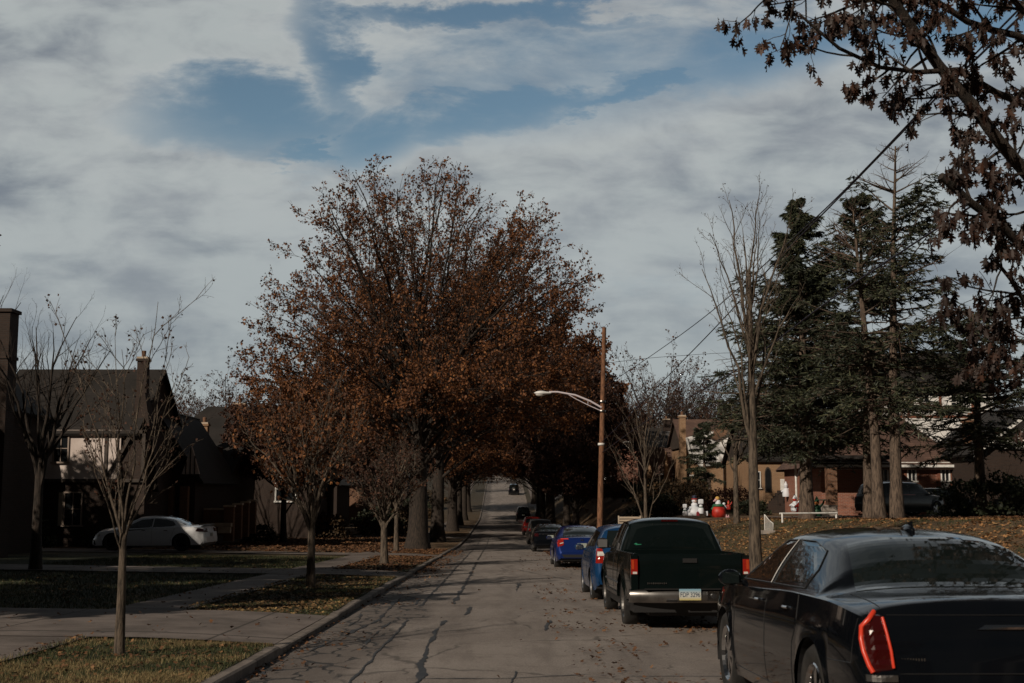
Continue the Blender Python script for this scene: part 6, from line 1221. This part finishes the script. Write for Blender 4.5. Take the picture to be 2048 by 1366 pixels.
# ------------------------------------------------------------------ shrubs
x_ = lambda px, Y: zx(px, 1000, Y)[0]
bush('hydrangea', 'pale dried hydrangea heads left of the thin bare tree', x_(1272, 50), 50, .55, 260, .14, BUSH_P, 1)
bush('hydrangea', 'pale dried hydrangea heads right of the thin bare tree', x_(1303, 49), 49.5, .7, 300, .14, BUSH_P, 2); bush('hydrangea', 'lowest pale dried hydrangea clump nearest the pickup roof', x_(1322, 47), 47.5, .6, 260, .14, BUSH_P, 3)
bush('shrub', 'broad brown and green shrub before the cottage chimney', x_(1345, 88), 88, 2.2, 2600, .20, BUSH_B, 4, (1.3, 1, .95)); bush('shrub', 'tawny shrub behind the inflatable snow castle', x_(1392, 86), 86, 1.5, 1600, .17, BUSH_B, 5, (1, 1, 1.25)); bush('shrub', 'olive shrub left of the broad brown one', x_(1315, 80), 80, 1.7, 1800, .17, BUSH_G, 6)
bush('shrub', 'dark red domed shrub behind the round red inflatable', x_(1466, 84), 84, 1.6, 2800, .12, BUSH_R, 7, (1.2, 1, .95)); bush('shrub', 'dark green shrub under the slender bare tree', x_(1502, 76), 76, 1.1, 1300, .13, BUSH_G, 8)
bush('shrub', 'black green shrub on the slope left of the light pole', x_(1150, 100), 100, 1.1, 1800, .17, BUSH_G, 9); bush('shrub', 'dark shrub on the slope right of the light pole', x_(1262, 78), 78, 1.1, 2000, .16, BUSH_G, 10)
bush('shrub', 'dark evergreen shrub before the left house terrace', x_(520, 80), 80, 1.2, 1300, .14, BUSH_G, 11); bush('shrub', 'dark shrub in front of the far left brick wall', x_(60, 58), 58, 1.3, 1500, .14, BUSH_G, 12); bush('shrub', 'low dark shrub between the house and the white saloon', x_(215, 59), 59.5, 1.0, 1200, .13, BUSH_G, 13)
bush('shrub', 'dark shrub mass left of the terrace wall', x_(640, 92), 92, 2.2, 2000, .2, BUSH_B, 14); bush('shrub', 'dark ivy covered mound at the right edge', x_(2010, 50), 50, 2.0, 3000, .15, BUSH_G, 15, (1.4, 1, .9)); bush('shrub', 'brown shrub between porch and minivan roof', x_(1700, 72), 72, 1.4, 1500, .15, BUSH_B, 16)
# ------------------------------------------------------------------ yard inflatables
WH = mat('inflatable white', (.66, .70, .76), .55); RD = mat('inflatable red', rough=.5, fn=mottled((.30, .015, .01), (.50, .035, .02), 3)); GN = mat('inflatable green', (.02, .11, .05), .55); OR = mat('inflatable orange', (.55, .20, .05), .55); PK = mat('inflatable pink', (.55, .33, .36), .55); BLU = mat('inflatable dark', (.015, .02, .05), .5)
Y = 69.5
cx, cz = zx(1390, 1031, Y); In = empty('inflatable_castle', 'white inflatable snow igloo with snowman head in dark hat and red doorway', 'inflatable', (cx, Y, cz))
g = Geo(); g.lathe([(.001, 0), (.50, 0), (.46, .22), (.36, .40), (.22, .50), (.001, .52)], (-.06, 0, 0), k=24); g.obj('igloo', WH, In, smooth=True)
g = Geo(); g.ball((-.02, 0, .58), .19, 16, (1, 1, .8)); g.ball((-.02, 0, .82), .15, 16); g.obj('snowman', WH, In, smooth=True); g = Geo(); g.lathe([(.165, 0), (.17, .03), (.15, .06)], (-.02, 0, .88), k=16); g.obj('hat_band', RD, In); g = Geo(); g.lathe([(.13, .94), (.12, 1.10), (.001, 1.12)], (-.02, 0, 0), k=16); g.obj('hat', BLU, In)
g = Geo(); g.prism([(-.0, 0), (.16, 0), (.16, .16), (.08, .24), (0, .16)], 1, -.52, -.40); g.obj('doorway', mat('doorway red', (.20, .02, .03), .5), In); g = Geo(); g.ball((.02, -.15, .83), .03, 8); g.tube([(-.10, -.14, .76), (.0, -.155, .74), (.08, -.12, .76)], .012, 5); g.obj('face_marks', OR, In)
g = Geo(); g.box((.52, 0, .12), (.34, .3, .24)); g.obj('snow_block', WH, In)
for k, (px, yb, sc, lb) in enumerate(((1370, 1022, 1., 'left'), (1402, 1018, 1.25, 'right'))):
    x2, z2 = zx(px, yb + 8, Y - .3); fg = empty('inflatable_figure', 'small white block headed snow figure on the %s of the inflatable igloo' % lb, 'inflatable', (x2, Y - .3, z2 - .03), group='block headed snow figures'); fg.scale = (sc,) * 3
    g = Geo(); g.lathe([(.13, 0), (.14, .12), (.11, .24), (.07, .27), (.001, .27)], k=14); g.ball((0, 0, .33), .085, 12); g.obj('body', WH, fg, smooth=True); g = Geo(); g.lathe([(.09, .26), (.095, .29), (.08, .30)], k=14); g.obj('scarf', GN, fg)
    g = Geo(); g.box((0, 0, .52), (.23, .22, .22)); hd = g.obj('head', WH, fg); bv = hd.modifiers.new('b', 'BEVEL'); bv.width = .05; bv.segments = 3
Y = 70.; cx, cz = zx(1437, 1039, Y); In = empty('inflatable_ball_figure', 'round red inflatable with a green collared white bust and yellow cap on top', 'inflatable', (cx, Y, cz)); u_ = 1 / 35.4
g = Geo(); g.ball((0, 0, .40), .42, 24, (1, 1, .96)); g.obj('red_ball', RD, In, smooth=True); g = Geo(); g.lathe([(.30, .72), (.34, .78), (.26, .86), (.20, .84)], k=20); g.obj('collar', GN, In, smooth=True)
g = Geo(); g.lathe([(.17, .82), (.15, .98), (.10, 1.08), (.001, 1.09)], k=16); g.obj('white_bust', WH, In, smooth=True); g = Geo(); g.ball((-.04, 0, 1.16), .13, 14); g.obj('yellow_cap', mat('cap yellow', (.55, .33, .09), .6), In, smooth=True); g = Geo(); g.ball((-.15, -.06, 1.08), .085, 12); g.ball((-.24, -.06, 1.02), .05, 10); g.obj('pink_face', PK, In, smooth=True)
g = Geo(); g.tube([(-.24, 0, .70), (-.42, -.1, .5), (-.50, -.15, .38)], [.08, .07, .06], 8); g.ball((-.52, -.1, .05), .16, 12, (1, 1, 1.2)); g.obj('green_limb', GN, In, smooth=True); g = Geo(); g.ball((-.66, -.2, .26), .14, 12, (1.1, 1, .8)); g.obj('orange_mitt', OR, In, smooth=True); g = Geo(); g.ball((.48, -.2, .08), .13, 12, (1.2, 1, .8)); g.tube([(.40, -.2, .12), (.42, -.2, .28)], .035, 6); g.tube([(.52, -.2, .12), (.54, -.2, .26)], .035, 6); g.obj('pink_shape', PK, In, smooth=True)
g = Geo(); g.ball((.34, .1, .86), .09, 10); g.tube([(.36, .1, .8), (.46, .1, .62)], .05, 6); g.obj('white_limb', WH, In, smooth=True)
for k, (px, py, sc, m_, m2, lb) in enumerate(((1457, 1012, .55, RD, OR, 'red capped yard figure right of the red ball'), (1604, 1012, 1.2, RD, WH, 'red and white striped yard figure left of the thick spruce trunk'), (1634, 1018, 1.0, GN, OR, 'green yard figure with orange face right of the thick spruce trunk'), (1572, 982, 1.0, WH, WH, 'white angel shaped yard figure with raised arm by the tan house door'), (1590, 1010, .9, WH, RD, 'pale red trimmed yard figure leaning by the steps'))):
    Yf = [72, 60, 60, 78, 62][k]; x2, z2 = zx(px, py, Yf); fg = empty('yard_figure', lb, 'yard figure', (x2, Yf, z2 - .35 * sc), group='holiday yard figures'); fg.scale = (sc,) * 3
    g = Geo(); g.lathe([(.22, 0), (.24, .15), (.17, .45), (.09, .55), (.001, .56)], k=14); g.tube([(.12, 0, .42), (.3, 0, .62), (.36, 0, .8)], [.06, .05, .04], 7); g.tube([(-.12, 0, .42), (-.3, 0, .3)], [.06, .05], 7); g.obj('body', m_, fg, smooth=True); g = Geo(); g.ball((0, 0, .66), .12, 12); g.obj('head', m2, fg, smooth=True); g = Geo(); g.lathe([(.13, .70), (.10, .78), (.02, .95), (.001, .96)], k=12); g.obj('cap', m_, fg, smooth=True)
# light coloured boulders / small garden stones beside the path
wood_mass(-95, -90, 90, 15, 200, 'bare woods closing the street behind the camera', 9)
# ---- leaf litter and grass (nobody could count them)
def in_drive(x, y):
    m = np.zeros(len(x), bool)
    for a, b in DRV: m |= (y > a - .05) & (y < b + .05)
    return m
def scatter(n, xf, yf, size, m, name, label, cat, seed, prob=None, off=.012, blade=None):
    r_ = np.random.default_rng(seed); x = xf(r_, n); y = yf(r_, n)
    if prob is not None: k_ = r_.uniform(0, 1, n) < prob(x, y); x, y = x[k_], y[k_]
    onroad = (x > KL) & (x < KR); z = np.where(onroad, zr(y) + crownz(x), gz(x, y)); z = np.where((x > -6.2) & (x < -4.98) | in_drive(x, y) & (x < -2.7), z + .037, z); n = len(x); g = Geo()
    if blade:
        az = r_.uniform(0, 2 * pi, n); h = blade[0] * r_.uniform(.5, 1.3, n); wd = blade[1]; a = np.stack([np.cos(az) * wd, np.sin(az) * wd, 0 * az], 1); ln = r_.normal(0, .45, (n, 2)) * h[:, None]
        b = np.stack([x, y, z - .01], 1); tip = b + np.stack([ln[:, 0], ln[:, 1], h], 1); g.add(np.stack([b - a, b + a, tip], 1).reshape(-1, 3), np.arange(n * 3).reshape(-1, 3))
    else:
        az = r_.uniform(0, 2 * pi, n); s = size * r_.uniform(.6, 1.4, n); nrm = unit(np.stack([r_.normal(0, .35, n), r_.normal(0, .35, n), np.ones(n)], 1)); a = unit(np.cross(nrm, np.stack([np.cos(az), np.sin(az), 0 * az], 1))); b = np.cross(nrm, a)
        c = np.stack([x, y, z + off + s * .18], 1); T = [(0, -.55, .12), (.42, -.1, 0), (.16, .05, .03), (.3, .4, .1), (0, .55, .12), (-.3, .36, .08), (-.14, .05, .03), (-.45, -.08, .02)]
        v = np.stack([c + s[:, None] * (p * a + q * b + w_ * nrm) for p, q, w_ in T], 1); g.add(v.reshape(-1, 3), np.arange(n * 8).reshape(-1, 8))
    return stuff(g.obj(name, m), label, cat)
U = lambda a, b: (lambda r, n: r.uniform(a, b, n)); PW = lambda a, b, k=2.: (lambda r, n: a + (b - a) * r.uniform(0, 1, n) ** k)
rn = np.random.default_rng(99); _nf = rn.normal(0, 1, (24, 4))
def fld(x, y, s=1.):
    o = 0
    for i in range(12): o = o + np.sin(x * _nf[i, 0] * 2.2 * s + y * _nf[i, 1] * 2.2 * s + _nf[i, 2] * 9)
    return o / 3.5
def in_drive(x, y): 
    m = np.zeros(len(x), bool)
    for a, b in DRV: m |= (y > a - .05) & (y < b + .05)
    return m
verge = lambda x, y: (~in_drive(x, y)).astype(float)
scatter(95000, U(-5.03, -2.66), PW(7.5, 33.5, 1.5), .1, GRASS, 'grass', 'short green and tan grass on the left verge', 'grass', 1, lambda x, y: verge(x, y) * np.clip(.62 - .5 * fld(x, y), .12, 1), blade=(.055, .0045))
scatter(120000, U(-5.03, -2.66), PW(7.5, 16, 1.2), .1, DRY, 'grass', 'straw coloured dry grass on the nearest left verge', 'grass', 2, lambda x, y: verge(x, y) * np.clip(.5 + .8 * fld(x, y), 0, 1) * (y < 15.3), blade=(.05, .0045))
scatter(70000, U(-14, -6.14), PW(11, 50, 1.2), .1, GRASS, 'grass', 'dark green grass on the left lawn', 'grass', 3, lambda x, y: verge(x, y), blade=(.07, .008))
scatter(60000, U(4.4, 12), PW(18, 60, 1.3), .1, GRASS, 'grass', 'thin grass on the right bank', 'grass', 4, lambda x, y: np.clip(.3 - .5 * fld(x, y), 0, 1), blade=(.07, .008))
LL_ = lambda x, y: verge(x, y)
scatter(8600, U(-5.1, -2.55), PW(20, 33.6, 1.), .055, LITTER_Y, 'fallen_leaves', 'yellow brown fallen leaves piled on the second left verge', 'leaves', 11, lambda x, y: verge(x, y) * np.clip(.35 + .6 * np.exp(-(y - 20) / 3) + .3 * fld(x, y), 0, 1))
scatter(1100, U(-5.2, -2.3), U(9, 15.3), .05, LITTER, 'fallen_leaves', 'scattered brown fallen leaves on the nearest left verge', 'leaves', 12)
scatter(1700, U(-12, -6.2), U(12, 50), .06, LITTER_Y, 'fallen_leaves', 'sparse fallen leaves on the left lawn', 'leaves', 13, LL_)
scatter(8200, U(-5, -1.9), PW(36, 66, 1.), .08, LITTER, 'fallen_leaves', 'orange fallen leaves along the left kerb below the huge oak', 'leaves', 14, lambda x, y: verge(x, y) * np.where(x > -2.5, .3, 1.))
scatter(9000, U(-16, -4.9), U(56, 100), .14, LITTER, 'fallen_leaves', 'brown leaf carpet on the lawn under the oaks', 'leaves', 15)
scatter(30000, U(4.3, 13), PW(17, 62, 1.2), .075, LITTER_T, 'fallen_leaves', 'tan fallen leaves covering the right bank', 'leaves', 16, lambda x, y: np.clip(.6 + .5 * fld(x, y) - .25 * (x > 10), 0, 1))
scatter(11000, PW(4.1, .7, 1.4), PW(7.5, 60, 1.3), .055, LITTER, 'fallen_leaves', 'small dry leaves strewn on the road beside the parked cars', 'leaves', 17, lambda x, y: np.clip(.3 + .9 * fld(x * .8, y * .6), 0, 1) * np.where(x < 2.4, .55, 1))
scatter(2600, PW(-2.56, -1.6, 2.2), PW(8, 60, 1.2), .05, LITTER, 'fallen_leaves', 'dry leaves gathered in the left gutter', 'leaves', 23, lambda x, y: np.clip(.35 + .6 * fld(x, y), 0, 1))
scatter(500, U(-2.5, 2.5), U(8, 60), .05, LITTER, 'fallen_leaves', 'stray dry leaves on the middle of the road', 'leaves', 18, lambda x, y: np.clip(.15 + .5 * fld(x, y), 0, 1))
scatter(500, U(-12, -2.7), U(15.4, 37.2), .06, LITTER, 'fallen_leaves', 'dry leaves lying on the left driveways and pavement', 'leaves', 19)
scatter(3500, U(12, 24), U(40, 62), .12, LITTER, 'fallen_leaves', 'fallen leaves under the right-hand spruces', 'leaves', 20)
scatter(2500, PW(4.1, 2.2, 1.5), U(44, 64), .09, LITTER, 'fallen_leaves', 'drift of orange leaves on the road behind the blue saloon', 'leaves', 21)
